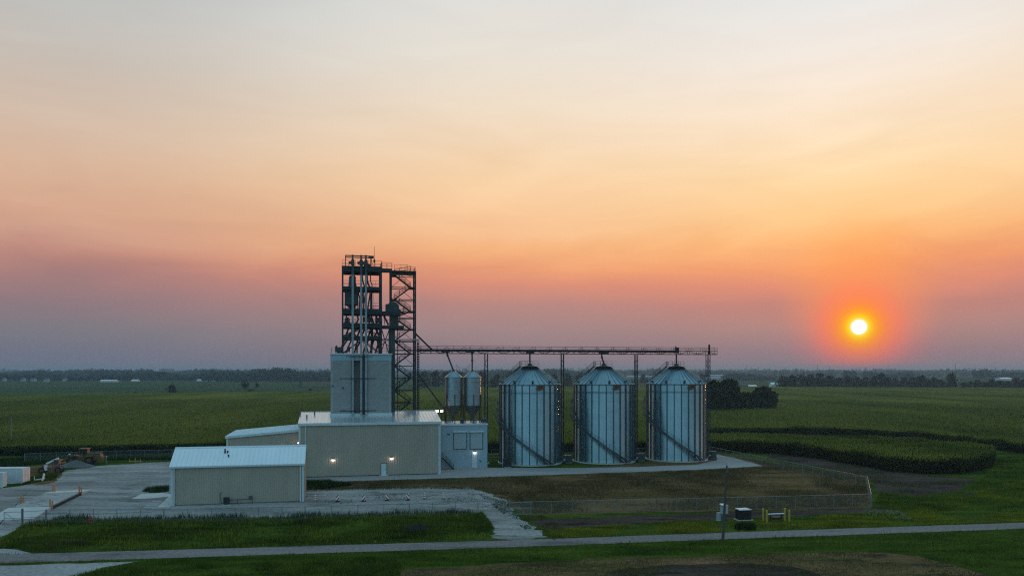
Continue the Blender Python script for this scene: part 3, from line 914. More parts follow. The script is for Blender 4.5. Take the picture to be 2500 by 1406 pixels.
# sheet seams
fr = N(nt, 'ShaderNodeMath', operation='FRACT')
nt.links.new(zm.outputs[0], fr.inputs[0])
M['bin'] = wave_bump(steel_galv, (0, 0, 1), 1 / 0.11, 0.011, 0.9)
M['bin_roof'] = mat('galvanised_roof_panel', (0.235, 0.33, 0.355), 0.30, 0.9, 0.10, 0.7)
M['stiff'] = mat('bin_stiffener', (0.075, 0.115, 0.135), 0.5, 0.5, 0.15)


def make_hopper(px, label):
    t = 10.2
    s = LS(px, t)
    r = 1.72
    ze, zb = LZ(px, 920.5, t), LZ(px, 989, t)
    zp = LZ(px, 907, t)
    zo = LZ(px, 1019, t)
    root = thing('hopper_bin', label, 'hopper bin', site=(s, t, zTB), group='hopper bins on the small building')
    mb = MB()
    prof = []
    n = 6
    for k in range(n):
        z0 = zb + (ze - zb) * k / n
        z1 = zb + (ze - zb) * (k + 1) / n
        prof += [(r, z0), (r, z1 - 0.04), (r + 0.03, z1 - 0.03), (r + 0.03, z1)]
    mb.lathe(prof, 40, s, t)
    obj('shell', mb, M['hopper'], root, True)
    obj('roof', MB().lathe([(r + 0.12, ze - 0.05), (r + 0.12, ze), (0.38, zp), (0.38, zp + 0.14)], 24, s, t, False, True), M['bin_roof'], root)
    obj('cone', MB().lathe([(r, zb), (0.28, zo), (0.28, zo - 0.5)], 24, s, t, False, False), M['steel'], root, True)
    for k in range(6):
        a = 2 * PI * k / 6 + PI / 6
        c, d = math.cos(a) * (r + 0.1), math.sin(a) * (r + 0.1)
        obj('leg', MB().box(s + c - 0.09, s + c + 0.09, t + d - 0.09, t + d + 0.09, zTB, zb + 2.2), M['rust_steel'], root)
    br = MB()
    for k in range(6):
        a, a2 = 2 * PI * k / 6 + PI / 6, 2 * PI * (k + 1) / 6 + PI / 6
        p = (s + math.cos(a) * r, t + math.sin(a) * r)
        q = (s + math.cos(a2) * r, t + math.sin(a2) * r)
        br.bar((p[0], p[1], zTB + 0.3), (q[0], q[1], zb - 0.2), 0.05)
        br.bar((p[0], p[1], zb - 0.1), (q[0], q[1], zb - 0.1), 0.12)
    obj('brace', br, M['rust_steel'], root)
    return s, t, zp, zTB


hA = make_hopper(1107.5, 'corrugated steel hopper bin on rusty legs nearer the mill')
hB = make_hopper(1153, 'corrugated steel hopper bin on rusty legs nearer the big bins')
# ladder and hoops between the hoppers
s = (hA[0] + hB[0]) / 2
lad = thing('hopper_ladder', 'thin ladder with roof handrails standing between the two hopper bins', 'ladder', site=(s, 9.2, zTB))
mb = MB()
for o in (-0.22, 0.22):
    mb.bar((s + o, 9.0, zTB), (s + o, 9.0, hA[2] + 0.8), 0.05)
for k in range(28):
    z = zTB + 0.2 + k * 0.36
    if z < hA[2]:
        mb.bar((s - 0.22, 9.0, z), (s + 0.22, 9.0, z), 0.035)
obj('rails', mb, M['rust_steel'], lad)
for q in (hA, hB):
    mb = MB()
    sg = 1 if q is hA else -1
    mb.bar((q[0] + sg * 1.4, 10.0, q[2] - 0.6), (q[0] + sg * 0.5, 10.0, q[2] + 0.5), 0.04)
    mb.bar((q[0] + sg * 1.4, 10.0, q[2] + 0.3), (q[0] + sg * 0.5, 10.0, q[2] + 1.4), 0.04)
    for f in (0.2, 0.6, 1.0):
        a = Vector((q[0] + sg * 1.4, 10.0, q[2] - 0.6)).lerp(Vector((q[0] + sg * 0.5, 10.0, q[2] + 0.5)), f)
        mb.bar(a, a + Vector((0, 0, 0.95)), 0.04)
    obj('handrail', mb, M['steel'], lad)
# machinery on the flat roof under the hoppers
for i, (px, w, h, lab) in enumerate(((1096, 0.9, 0.8, 'small blue grey machine on the flat roof under the hopper nearer the mill'), (1128, 0.7, 1.0, 'grey feeder motor on the flat roof between the hopper legs'), (1158, 1.0, 0.8, 'dark feeder machine on the flat roof under the hopper nearer the big bins'), (1183, 1.1, 1.0, 'round grey blower on the right end of the flat roof'))):
    s = LS(px, 8.8)
    root = thing('feeder_machine', lab, 'machine', site=(s, 8.8, zTB), group='machines on the flat roof')
    mb = MB().box(s - w / 2, s + w / 2, 8.4, 9.2, zTB + 0.12, zTB + h * 0.6)
    mb.box(s - w * 0.3, s - w * 0.2, 8.5, 9.1, zTB, zTB + 0.12).box(s + w * 0.2, s + w * 0.3, 8.5, 9.1, zTB, zTB + 0.12)
    obj('body', mb, M['machine'] if i % 2 else M['block'], root)
    obj('motor', MB().tube((s - w * 0.4, 8.7, zTB + h * 0.8), (s + w * 0.3, 8.7, zTB + h * 0.8), 0.24, 0.24, 12), M['steel'], root, True)
# flood lights by the roof edge
for px, lab in ((1067, 'left one of the two lit floodlights beside the mill roof end'), (1078, 'right one of the two lit floodlights beside the mill roof end')):
    t = 9.6
    s, z = L(px, 1003, t)
    root = thing('floodlight', lab, 'floodlight', site=(s, t, zTB), group='floodlights above the mill corner')
    if px == 1067:
        obj('pole', MB().bar((s, t + 0.1, 0.0), (s, t + 0.1, z - 0.1), 0.09), M['dark_steel'], root)
    else:
        obj('pole', MB().bar((s, t + 0.1, zTB), (s, t + 0.1, z - 0.1), 0.09), M['dark_steel'], root)
    h = obj('housing', MB().box(s - 0.26, s + 0.26, t - 0.1, t + 0.12, z - 0.22, z + 0.22), M['steel'], root)
    obj('lens', MB().box(s - 0.23, s + 0.23, t - 0.14, t - 0.102, z - 0.19, z + 0.19), M['lamp_lens'], h)
    ld = bpy.data.lights.new('floodlight_light', 'POINT')
    ld.energy = 8
    ld.color = (1, 0.84, 0.64)
    ld.shadow_soft_size = 0.15
    lo = bpy.data.objects.new('floodlight_light', ld)
    COL.objects.link(lo)
    lo.location = W(s, t - 0.5, z)

# ------------------------------------------------------------------ silo
sa, sb, tS = LS(807, 5.4), LS(955.5, 5.4), 5.4
zS = LZ(880, 864, tS)
zBand = LZ(880, 880, tS)
silo = thing('concrete_silo', 'tall square concrete silo with horizontal form lines and a pale band round its top', 'silo', site=((sa + sb) / 2, tS, 0))
ra, rb = LS(857.5, tS), LS(896.5, tS)
outl = [(sa, tS), (ra, tS), (ra, tS + 0.9), (rb, tS + 0.9), (rb, tS), (sb, tS), (sb, tS + 11.2), (sa, tS + 11.2)]
obj('shaft', MB().prism([(x, y, 0) for x, y in outl], (0, 0, zBand)), M['concrete'], silo)
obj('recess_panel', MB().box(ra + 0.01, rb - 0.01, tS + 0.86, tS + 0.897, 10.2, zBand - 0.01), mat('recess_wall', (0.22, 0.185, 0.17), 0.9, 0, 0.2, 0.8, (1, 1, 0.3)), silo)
for a, b in ((sa + 0.02, sa + 0.5), (sb - 0.5, sb - 0.02)):
    obj('corner_strip', MB().box(a, b, tS - 0.02, tS - 0.002, 9.5, zBand), mat('corner_concrete', (0.36, 0.35, 0.335), 0.9, 0, 0.1, 0.6), silo)
obj('top_band', MB().box(sa - 0.03, sb + 0.03, tS - 0.03, tS + 11.23, zBand + 0.003, zS - 0.12), M['block'], silo)
obj('roof_slab', MB().box(sa - 0.18, sb + 0.18, tS - 0.18, tS + 11.38, zS - 0.117, zS + 0.1), M['trim'], silo)
zr = MILL_E + MILL_RISE / MILL_HALF * tS
obj('base_flashing', MB().box(sa - 0.15, sb + 0.15, tS - 0.12, tS - 0.003, zr + 0.1, zr + 0.55), M['trim'], silo)
for px, py in ((837, 946), (812, 942), (840, 1002)):
    s, z = L(px, py, tS)
    obj('wall_fitting', MB().box(s - 0.16, s + 0.16, tS - 0.12, tS - 0.003, z - 0.12, z + 0.12), M['machine'], silo)
obj('railing', MB().rail([(sa + 0.1, tS + 2.6, zS + 0.1), (sa + 0.1, tS + 0.1, zS + 0.1), (sa + 2.0, tS + 0.1, zS + 0.1)], 1.05, 0.05, 0.8), M['dark_steel'], silo)
obj('railing', MB().rail([(sb - 1.7, tS + 0.1, zS + 0.1), (sb - 0.1, tS + 0.1, zS + 0.1), (sb - 0.1, tS + 3.6, zS + 0.1)], 1.05, 0.05, 0.8), M['dark_steel'], silo)
Z0 = zS + 0.1

# ------------------------------------------------------------------ steel tower on the silo
t0, t1 = 6.2, 11.6
cl, cr = LS(836.5, t0), LS(930.5, t0)


def tz(zy):          # height on the tower front of a row measured in the close-up
    return LZ(880, 590 + zy * 0.21337, t0)


def ts(zx, t=6.2):
    return LS(780 + zx * 0.21337, t)


tower = thing('steel_tower', 'dark open steel tower of stacked decks standing on top of the concrete silo', 'tower', site=((cl + cr) / 2, t0, Z0))
mids = ts(500)
zTop = tz(282)
for (s, t) in ((cl, t0), (cr, t0), (cl, t1), (cr, t1)):
    mb = MB().box(s - 0.16, s + 0.16, t - 0.16, t - 0.11, Z0, zTop).box(s - 0.16, s + 0.16, t + 0.11, t + 0.16, Z0, zTop).box(s - 0.05, s + 0.05, t - 0.11, t + 0.11, Z0, zTop)
    obj('column', mb, M['dark_steel'], tower)
decks = [(282, 345), (515, 552), (768, 828), (932, 985), (1078, 1118)]
for i, (za, zb_) in enumerate(decks):
    za, zb_ = tz(za), tz(zb_)
    mb = MB()
    x0_, x1_ = cl - 0.16, cr + 0.16
    mb.box(x0_, x1_, t0 - 0.30, t1 + 0.30, za - 0.12, za)
    for t in (t0 - 0.2, t1 + 0.2):
        mb.box(x0_, x1_, t - 0.08, t + 0.08, zb_, za - 0.123)
    for s in (cl + 0.3, mids, cr - 0.3):
        mb.box(s - 0.1, s + 0.1, t0 - 0.1, t1 + 0.1, zb_ + 0.05, za - 0.124)
    obj('deck', mb, M['dark_steel'], tower)
    if i < 4:
        rl = MB().rail([(cl - 0.1, t0 - 0.26, za), (cr + 0.1, t0 - 0.26, za), (cr + 0.1, t1 + 0.26, za), (cl - 0.1, t1 + 0.26, za)], 1.07, 0.045, 1.3, True)
        obj('railing', rl, M['steel'] if i else M['dark_steel'], tower)
# diagonals in the two lower bays and on the sides
br = MB()
for (za, zb_) in ((985, 1078), (1118, 1275)):
    a, b2 = tz(za), max(tz(zb_), Z0)
    for t in (t0, t1):
        for k in range(2):
            xa = cl + (cr - cl) * k / 2
            xb = cl + (cr - cl) * (k + 1) / 2
            if k == 0:
                br.bar((xa, t, b2), (xb, t, a), 0.16)
            else:
                br.bar((xa, t, a), (xb, t, b2), 0.16)
for s in (cl, cr):
    zz = [tz(345), tz(515), tz(552), tz(768), tz(828), tz(932)]
    for a, b2 in ((zz[0], zz[1]), (zz[2], zz[3]), (zz[4], zz[5])):
        br.bar((s, t0, b2), (s, t1, a), 0.09)
        br.bar((s, t0, a), (s, t1, b2), 0.09)
obj('brace', br, M['dark_steel'], tower)
# head frame over the top deck
hf0, hf1, hz = ts(293), ts(622), tz(158)
hf = MB()
hf.box(hf0, hf1, t0 - 0.1, t0 + 0.15, hz - 0.18, hz)
hf.box(hf0, hf1, t0 + 2.3, t0 + 2.5, hz - 0.18, hz)
for s in (hf0 + 0.08, hf1 - 0.5):
    for t in (t0 + 0.02, t0 + 2.4):
        hf.box(s - 0.07, s + 0.07, t - 0.07, t + 0.07, zTop, hz - 0.183)
hf.box(hf1 - 1.0, hf1 - 0.02, t0 - 0.25, t0 + 0.3, hz - 0.5, hz - 0.184)
hf.bar((hf1 - 0.5, t0, hz - 0.5), (hf1 - 0.1, t0, zTop), 0.06)
obj('head_frame', hf, M['dark_steel'], tower)
am_s = ts(628)
obj('antenna', MB().tube((am_s, t0, zTop), (am_s, t0, tz(50)), 0.05, 0.03, 6), M['dark_steel'], tower)
obj('beacon', MB().lathe([(0.02, tz(240)), (0.16, tz(235)), (0.2, tz(210)), (0.05, tz(190))], 10, am_s, t0, True, True), M['machine'], tower)
# bridge to the stair tower
bs0, bs1 = cr + 0.18, ts(830)
mb = MB().box(bs0, bs1, t0 - 0.2, t0 + 1.2, tz(300) - 0.1, tz(300)).box(bs0, bs1, t0 - 0.2, t0 - 0.05, tz(340), tz(300) - 0.103).box(bs0, bs1, t0 + 1.05, t0 + 1.2, tz(340), tz(300) - 0.103)
obj('link_bridge', mb, M['dark_steel'], tower)
obj('railing', MB().rail([(bs0, t0 - 0.15, tz(300)), (bs1, t0 - 0.15, tz(300))], 1.1, 0.045, 0.9).rail([(bs0, t0 + 1.15, tz(300)), (bs1, t0 + 1.15, tz(300))], 1.1, 0.045, 0.9), M['dark_steel'], tower)
# ducts and pipes inside the frame
def duct(pts, r, t, dt=0.0):
    q = [(ts(a, t), t + dt * i, tz(b)) for i, (a, b) in enumerate(pts)]
    obj('duct', MB().path(q, r, 8), M['machine'], tower, True)


for pts, r, t in (([(583, 346), (585, 440), (602, 470), (600, 515)], 0.10, 8.5), ([(540, 450), (582, 512)], 0.13, 7.6), ([(592, 553), (592, 765)], 0.22, 9.6), ([(498, 553), (500, 660), (478, 720), (478, 766)], 0.16, 7.4),
                  ([(545, 553), (528, 700), (520, 766)], 0.13, 8.9), ([(440, 553), (462, 640), (455, 766)], 0.12, 8.4), ([(650, 829), (655, 930)], 0.20, 8.6), ([(430, 829), (445, 880), (420, 931)], 0.16, 8.2), ([(310, 829), (300, 931)], 0.12, 9.6),
                  ([(540, 829), (575, 931)], 0.16, 9.8), ([(600, 986), (600, 1080)], 0.24, 9.4), ([(670, 986), (625, 1080)], 0.14, 9.9), ([(395, 986), (320, 1080)], 0.15, 9.9), ([(470, 986), (430, 1080)], 0.17, 9.2),
                  ([(600, 1118), (592, 1272)], 0.22, 9.2), ([(480, 1118), (430, 1200), (430, 1272)], 0.16, 9.6), ([(365, 1118), (300, 1272)], 0.14, 9.6), ([(660, 1118), (690, 1272)], 0.14, 9.8), ([(285, 1118), (225, 1272)], 0.16, 9.0), ([(520, 1118), (560, 1272)], 0.14, 9.9)):
    duct(pts, r, t)
# caged ladder right of the legs
lx = ts(600, 9.0)
mb = MB()
for o in (-0.25, 0.25):
    mb.bar((lx + o, 9.0, tz(765)), (lx + o, 9.0, tz(510)), 0.05)
for k in range(24):
    z = tz(765) + k * 0.35
    if z < tz(515):
        mb.bar((lx - 0.25, 9.0, z), (lx + 0.25, 9.0, z), 0.04)
obj('ladder', mb, M['steel'], tower)

# ---- bucket elevators: three legs running from the mill roof to the tower head
legs = ((380, 'left bucket elevator leg in front of the silo, set apart from the other two'), (477, 'middle bucket elevator leg in front of the silo, beside the right leg'), (532, 'right bucket elevator leg in front of the silo, nearest the steel stair tower'))
for zx, lab in legs:
    s = ts(zx, 5.15)
    t = 5.15
    zb0 = MILL_E + MILL_RISE / MILL_HALF * 5.0 + 0.12
    root = thing('bucket_elevator', lab, 'bucket elevator', site=(s, t, zb0), group='bucket elevator legs up the silo')
    zt = tz(392)
    mb = MB()
    n = 12
    for k in range(n):
        a = zb0 + (zt - zb0) * k / n
        b2 = zb0 + (zt - zb0) * (k + 1) / n
        mb.box(s - 0.19, s + 0.19, t - 0.19, t + 0.19, a + 0.04, b2 - 0.04)
        mb.box(s - 0.235, s + 0.235, t - 0.235, t + 0.235, b2 - 0.04, b2 + 0.04)
    obj('trunk', mb, M['trunk'], root)
    zu = tz(276)
    obj('shaded_upper_trunk', MB().box(s - 0.2, s + 0.2, t - 0.2, t + 0.2, zt + 0.043, zu), M['machine'], root)  # upper stretch of the trunk, its shadow put into the dark colour
    zt = zu - 0.04
    hd = MB()
    hw = 0.34
    prof = [(s - hw, t, zt + 0.043), (s + hw, t, zt + 0.043), (s + hw, t, zt + 0.7)]
    prof += [(s + hw * math.cos(a), t, zt + 0.7 + 0.42 * math.sin(a)) for a in (PI * 0.25, PI * 0.5, PI * 0.75)] + [(s - hw, t, zt + 0.7)]
    hd.prism([(p[0], t - 0.3, p[2]) for p in prof], (0, 0.9, 0))
    h = obj('head', hd, M['machine'], root)
    obj('motor', MB().tube((s - hw - 0.35, t, zt + 0.5), (s - hw - 0.003, t, zt + 0.5), 0.2, 0.2, 10).box(s - hw - 0.3, s - hw - 0.05, t - 0.25, t + 0.25, zt + 0.1, zt + 0.31), M['dark_steel'], root, True)
    obj('upper_spout', MB().tube((s, t + 0.4, zt + 0.9), (s, t + 0.5, hz - 0.0), 0.17, 0.17, 10), M['machine'], root, True)
    obj('down_spout', MB().path([(s + 0.15, t + 0.75, zt + 0.2), (s + 0.3, t + 1.4, tz(440)), (s + 0.9, t + 2.2, tz(560)), (s + 0.4, t + 2.4, tz(760))], 0.14, 8), M['dark_steel'], root, True)
# bracing arms that hold the legs off the silo
for zy, w0, w1 in ((1315, 305, 610),):
    pass
for i, (py, xa, xb, lab) in enumerate(((870, 845, 911, 'upper steel bracket bar holding the elevator legs to the pale silo band'), (924, 829, 919, 'middle steel bracket bar holding the elevator legs to the silo'), (1003, 829, 919, 'lowest steel bracket bar holding the elevator legs to the silo'))):
    a, z = L(xa, py, 5.3)
    b2 = LS(xb, 5.3)
    root = thing('leg_bracket', lab, 'bracket', site=((a + b2) / 2, 5.3, z), group='brackets across the silo front')
    obj('cross_bar', MB().box(a, b2, 5.36, 5.395, z - 0.06, z + 0.06), M['dark_steel'], root)
    c0, c1 = ts(355), ts(552)
    obj('clamp', MB().box(c0, c1, 4.86, 4.91, z - 0.09, z + 0.09).box(c0, c0 + 0.08, 4.912, 5.358, z - 0.05, z + 0.05).box(c1 - 0.08, c1, 4.912, 5.358, z - 0.05, z + 0.05), M['dark_steel'], root)
# dark conduit tray between the left and middle leg
s0_, s1_ = LS(885, 5.34), LS(890.5, 5.34)
tray = thing('cable_tray', 'narrow dark cable tray running up the silo between the middle and right elevator legs', 'cable tray', site=(s0_, 5.3, 10))
obj('tray', MB().box(s0_, s1_, 5.25, 5.355, 10.6, Z0 - 0.3), M['dark_steel'], tray)
obj('conduit', MB().tube((s0_ + 0.12, 5.2, 10.6), (s0_ + 0.12, 5.2, Z0 + 3), 0.05).tube((s0_ + 0.28, 5.2, 10.6), (s0_ + 0.28, 5.2, Z0 + 2), 0.04), M['steel'], tray)

# ---- vessels and machines on the decks
v0, v1 = ts(288, 8), ts(445, 8)
z_top, z_mid, z_bot = tz(380), tz(545), tz(715)
vs_ = (v0 + v1) / 2
ves = thing('dust_filter', 'dark square bin with narrower top hung high on the left of the steel tower', 'filter bin', site=(vs_, 8, tz(768)))
obj('body', MB().box(v0, v1, 7.0, 9.2, z_bot, z_mid), M['machine'], ves)
n0, n1 = ts(336, 8), ts(418, 8)
nk = MB()
nk.lathe([((n1 - n0) / 2, z_mid + 0.003), ((n1 - n0) / 2, z_top - 0.3), ((n1 - n0) / 2 - 0.15, z_top)], 20, (n0 + n1) / 2, 8.0, True, True)
obj('upper_tank', nk, M['machine'], ves, True)
obj('outlet', MB().add([(v0 + .2, 7.2, z_bot - .003), (v1 - .2, 7.2, z_bot - .003), (v1 - .2, 9, z_bot - .003), (v0 + .2, 9, z_bot - .003), (vs_ - .2, 7.9, z_bot - .8), (vs_ + .2, 7.9, z_bot - .8), (vs_ + .2, 8.3, z_bot - .8), (vs_ - .2, 8.3, z_bot - .8)],
    [(0, 1, 2, 3), (4, 5, 6, 7), (0, 1, 5, 4), (1, 2, 6, 5), (2, 3, 7, 6), (3, 0, 4, 7)]), M['machine'], ves)
for s in (v0 + 0.1, v1 - 0.1):
    for t in (7.1, 9.1):
        obj('leg', MB().box(s - 0.07, s + 0.07, t - 0.07, t + 0.07, tz(768), z_bot - 0.003), M['dark_steel'], ves)

def machine(name, lab, zx0, zx1, zyb, zyt, t=8.2, depth=1.6, dome=False):
    a, b2 = ts(zx0, t), ts(zx1, t)
    zb_, zt_ = tz(zyb), tz(zyt)
    root = thing(name, lab, 'machine', site=((a + b2) / 2, t, zb_))
    h = zt_ - zb_
    if dome:
        obj('drum', MB().tube(((a + b2) / 2, t - depth / 2, zb_ + h * 0.55), ((a + b2) / 2, t + depth / 2, zb_ + h * 0.55), h * 0.45, h * 0.45, 16), M['machine'], root, True)
        obj('stand', MB().box(a, b2, t - depth / 2, t + depth / 2, zb_, zb_ + h * 0.22), M['dark_steel'], root)
    else:
        obj('body', MB().box(a, b2, t - depth / 2, t + depth / 2, zb_ + h * 0.2, zt_ - h * 0.15), M['machine'], root)
        obj('hopper_top', MB().prism([(a + (b2 - a) * 0.2, t - depth / 3, zt_ - h * 0.147), (b2 - (b2 - a) * 0.2, t - depth / 3, zt_ - h * 0.147), (b2 - (b2 - a) * 0.3, t - depth / 3, zt_), (a + (b2 - a) * 0.3, t - depth / 3, zt_)], (0, depth * 0.66, 0)), M['dark_steel'], root)
        obj('stand', MB().box(a + 0.05, a + 0.15, t - depth / 2.2, t + depth / 2.2, zb_, zb_ + h * 0.197).box(b2 - 0.15, b2 - 0.05, t - depth / 2.2, t + depth / 2.2, zb_, zb_ + h * 0.197), M['dark_steel'], root)
    return root


machine('screener', 'dark humped screening machine on the left of the fourth tower deck', 283, 352, 930, 862, dome=True)
machine('distributor', 'dark machine behind the elevator legs on the fourth tower deck', 495, 600, 930, 838)
machine('roof_blower', 'dark box machine on the right of the fourth tower deck', 640, 690, 930, 860)
machine('top_drive', 'dark drive machine lying on the top tower deck by the right leg', 505, 580, 280, 245, 6.9, 0.8)
machine('roof_valve', 'small dark valve box on the silo roof between the elevator legs', 315, 350, 1272, 1190, 7.0, 0.7)
machine('roof_pump', 'dark rounded machine at the left edge of the silo roof', 205, 255, 1274, 1205, 6.6, 0.8, True)
machine('roof_cabinet', 'pale box on the left corner of the silo roof beside the railing', 178, 208, 1276, 1186, 6.4, 0.7)
machine('roof_damper', 'dark upright damper on the silo roof right of the elevator legs', 580, 606, 1272, 1165, 7.0, 0.7)

# sloping spouts in the lower bays
spouts = [((640, 985), (690, 1075)), ((590, 985), (560, 1080)), ((430, 985), (330, 1090)), ((330, 990), (300, 1085)), ((690, 1115), (640, 1270)), ((560, 1115), (500, 1272)), ((440, 1110), (400, 1270)), ((320, 1115), (215, 1270)), ((740, 700 + 140), (790, 940)), ((590, 830), (620, 930)), ((660, 1115), (700, 1272)), ((620, 1120), (580, 1270)), ((360, 985), (420, 1085)), ((520, 985), (480, 1080))]
words = ['steep grain spout right of the legs between the fourth and fifth tower decks', 'short grain spout just right of the legs above the fifth tower deck', 'long slanting spout between left and middle legs above the fifth deck', 'spout close to the left tower column above the fifth deck', 'spout falling to the silo roof near the right tower column', 'spout falling to the silo roof behind the right leg', 'spout falling to the silo roof between left and middle legs', 'spout slanting out to the left end of the silo roof', 'spout on the right of the tower under the cleaner platform', 'spout right of the legs above the fourth tower deck', 'spout slanting right to the silo roof under the fifth deck', 'spout slanting left to the silo roof right of the legs', 'spout slanting right behind the left leg above the fifth deck', 'spout slanting left behind the right leg above the fifth deck']
for (a, b2), lab in zip(spouts, words):
    t = 8.0
    pa, pb = Vector((ts(a[0], t), t, tz(a[1]))), Vector((ts(b2[0], t), t + 0.5, max(tz(b2[1]), Z0 + 0.05)))
    root = thing('grain_spout', lab, 'spout', site=tuple(pb), group='grain spouts in the steel tower')
    obj('pipe', MB().tube(pa, pb, 0.17, 0.17, 10), M['machine'], root, True)
    fl = MB()
    d = (pb - pa).normalized()
    for f in (0.02, 0.5, 0.96):
        c = pa.lerp(pb, f)
        fl.tube(c - d * 0.05, c + d * 0.05, 0.23, 0.23, 10)
    obj('flange', fl, M['dark_steel'], root)

# ---- platforms and cleaner to the right of the tower
tp = 8.4
plt = thing('cleaner_platform', 'dark steel platform right of the tower carrying the round cleaner', 'platform', site=(ts(830, tp), tp, tz(830)))
pa, pb = cr + 0.2, ts(960, tp)
mb = MB().box(pa, pb, tp - 1.6, tp + 1.6, tz(800), tz(788)).box(pa, pb - 0.6, tp - 1.6, tp - 1.45, tz(832), tz(800) - 0.003).box(pa, pb - 0.6, tp + 1.45, tp + 1.6, tz(832), tz(800) - 0.003)
obj('deck', mb, M['dark_steel'], plt)
mb = MB().box(pa, pb, tp - 1.6, tp + 1.6, tz(985), tz(952))
obj('lower_deck', mb, M['dark_steel'], plt)
obj('railing', MB().rail([(pa, tp - 1.55, tz(788)), (pb, tp - 1.55, tz(788)), (pb, tp + 1.55, tz(788))], 1.05, 0.045, 1.0).rail([(pa, tp - 1.55, tz(952)), (pb, tp - 1.55, tz(952))], 1.05, 0.045, 1.0), M['dark_steel'], plt)
px_ = ts(835, tp)
obj('post', MB().box(ts(792, tp), ts(862, tp), tp - 0.5, tp + 0.5, Z0 - 12.5, tz(986)), M['machine'], plt)
obj('post', MB().box(ts(815, tp), ts(900, tp), tp - 0.6, tp + 0.6, tz(951), tz(833)), M['machine'], plt)
br = MB()
br.bar((cr, tp, tz(1270)), (ts(800, tp), tp, tz(990)), 0.16).bar((ts(790, tp), tp, tz(1270)), (cr + 0.2, tp, tz(990)), 0.16)
br.bar((cr, tp, tz(1180)), (ts(790, tp), tp, tz(1115)), 0.12).bar((cr, tp, tz(1100)), (ts(790, tp), tp, tz(1190)), 0.12)
br.bar((ts(730, tp), tp - 1.5, tz(840)), (ts(745, tp), tp - 1.5, tz(950)), 0.12)
obj('brace', br, M['dark_steel'], plt)
dr_s, dr_z, dr_r = ts(838, tp), tz(742), 1.15
cln = thing('grain_cleaner', 'dark round grain cleaner with a box housing on the platform right of the tower', 'machine', site=(dr_s, tp, tz(788)))
obj('drum', MB().tube((dr_s, tp - 0.9, dr_z), (dr_s, tp + 0.9, dr_z), dr_r, dr_r, 24), M['machine'], cln, True)
obj('housing', MB().box(ts(756, tp), dr_s - 0.5, tp - 1.0, tp + 0.8, tz(788), tz(702)), M['machine'], cln)
obj('chute', MB().prism([(dr_s + 0.5, tp - 0.6, tz(720)), (ts(930, tp), tp - 0.6, tz(770)), (ts(930, tp), tp - 0.6, tz(787)), (dr_s + 0.2, tp - 0.6, tz(787))], (0, 1.2, 0)), M['machine'], cln)

# ------------------------------------------------------------------ stair tower
q0, q1 = 10.0, 13.6
xl, xr = LS(955, q0), LS(1014, q0)
zst = LZ(985, 661, q0)
stw = thing('stair_tower', 'open dark steel stair tower with zigzag flights right of the silo', 'stair tower', site=((xl + xr) / 2, q0, 0))
for s in (xl, xr):
    for t in (q0, q1):
        obj('column', MB().box(s - 0.14, s + 0.14, t - 0.14, t + 0.14, 0, zst), M['dark_steel'], stw)
obj('column', MB().box(LS(971, q0) - 0.08, LS(971, q0) + 0.08, q0 - 0.08, q0 + 0.08, 0, LZ(971, 771, q0)), M['dark_steel'], stw)
lev = [LZ(985, 590 + z * 0.21337, q0) for z in (378, 520, 660, 795, 855 + 72, 1000, 1135, 1280, 1420)]
stp = lev[-2] - lev[-1]
while lev[-1] - stp > 1.5:
    lev.append(lev[-1] - stp)
lev[4] = lev[5] + 2.25
obj('top_deck', MB().box(xl - 0.15, xr + 0.15, q0 - 0.15, q1 + 0.15, zst - 0.28, zst).box(xl, xr, q0 - 0.12, q0 + 0.02, zst - 0.75, zst - 0.55), M['dark_steel'], stw)
obj('railing', MB().rail([(LS(963, q0), q0, zst), (LS(995, q0), q0, zst)], 1.15, 0.05, 1.2).rail([(LS(995, q0), q1, zst), (xr, q1, zst), (xr, q0, zst), (LS(1001, q0), q0, zst)], 0.75, 0.05, 1.2), M['dark_steel'], stw)
for i, z in enumerate(lev):
    mb = MB()
    for t in (q0, q1):
        mb.box(xl - 0.1, xr + 0.1, t - 0.09, t + 0.09, z - 0.13, z + 0.02)
    for s in (xl, xr):
        mb.box(s - 0.09, s + 0.09, q0 + 0.1, q1 - 0.1, z - 0.12, z + 0.01)
    if i % 2 == 0:
        mb.box(xl + 0.1, xl + 1.1, q0 + 0.1, q1 - 0.1, z + 0.022, z + 0.07)
    else:
        mb.box(xr - 1.1, xr - 0.1, q0 + 0.1, q1 - 0.1, z + 0.022, z + 0.07)
    obj('landing', mb, M['dark_steel'], stw)
allz = [zst] + lev + [0.0]
for i in range(len(allz) - 1):
    hi, lo = allz[i], allz[i + 1]
    lft = (xl + 0.6, xr - 0.9)
    mb = MB()
    if i % 2 == 0:
        a, b2 = (lft[0], q0 + 0.7, lo), (lft[1], q0 + 0.7, hi)
    else:
        a, b2 = (lft[1], q0 + 0.7, lo), (lft[0], q0 + 0.7, hi)
    mb.stair(a, b2, (0, 1, 0), 0.9, True)
    obj('flight', mb, M['dark_steel'], stw)
br = MB()
for i in range(len(allz) - 1):
    hi, lo = allz[i] - 0.3, allz[i + 1] + 0.1
    m_ = (xl + xr) / 2
    if i % 2 == 0:
        br.bar((m_, q1, hi), (xr, q1, lo), 0.08).bar((m_, q1, hi), (xl, q1, lo), 0.06)
    else:
        br.bar((xl, q1, lo), (m_, q1, hi), 0.08).bar((m_, q1, hi), (xr, q1, lo), 0.06)
    br.bar((xl, q0, lo), (xl, q1, hi), 0.07)
    br.bar((xr, q0, lo), (xr, q1, hi), 0.07)
obj('brace', br, M['dark_steel'], stw)
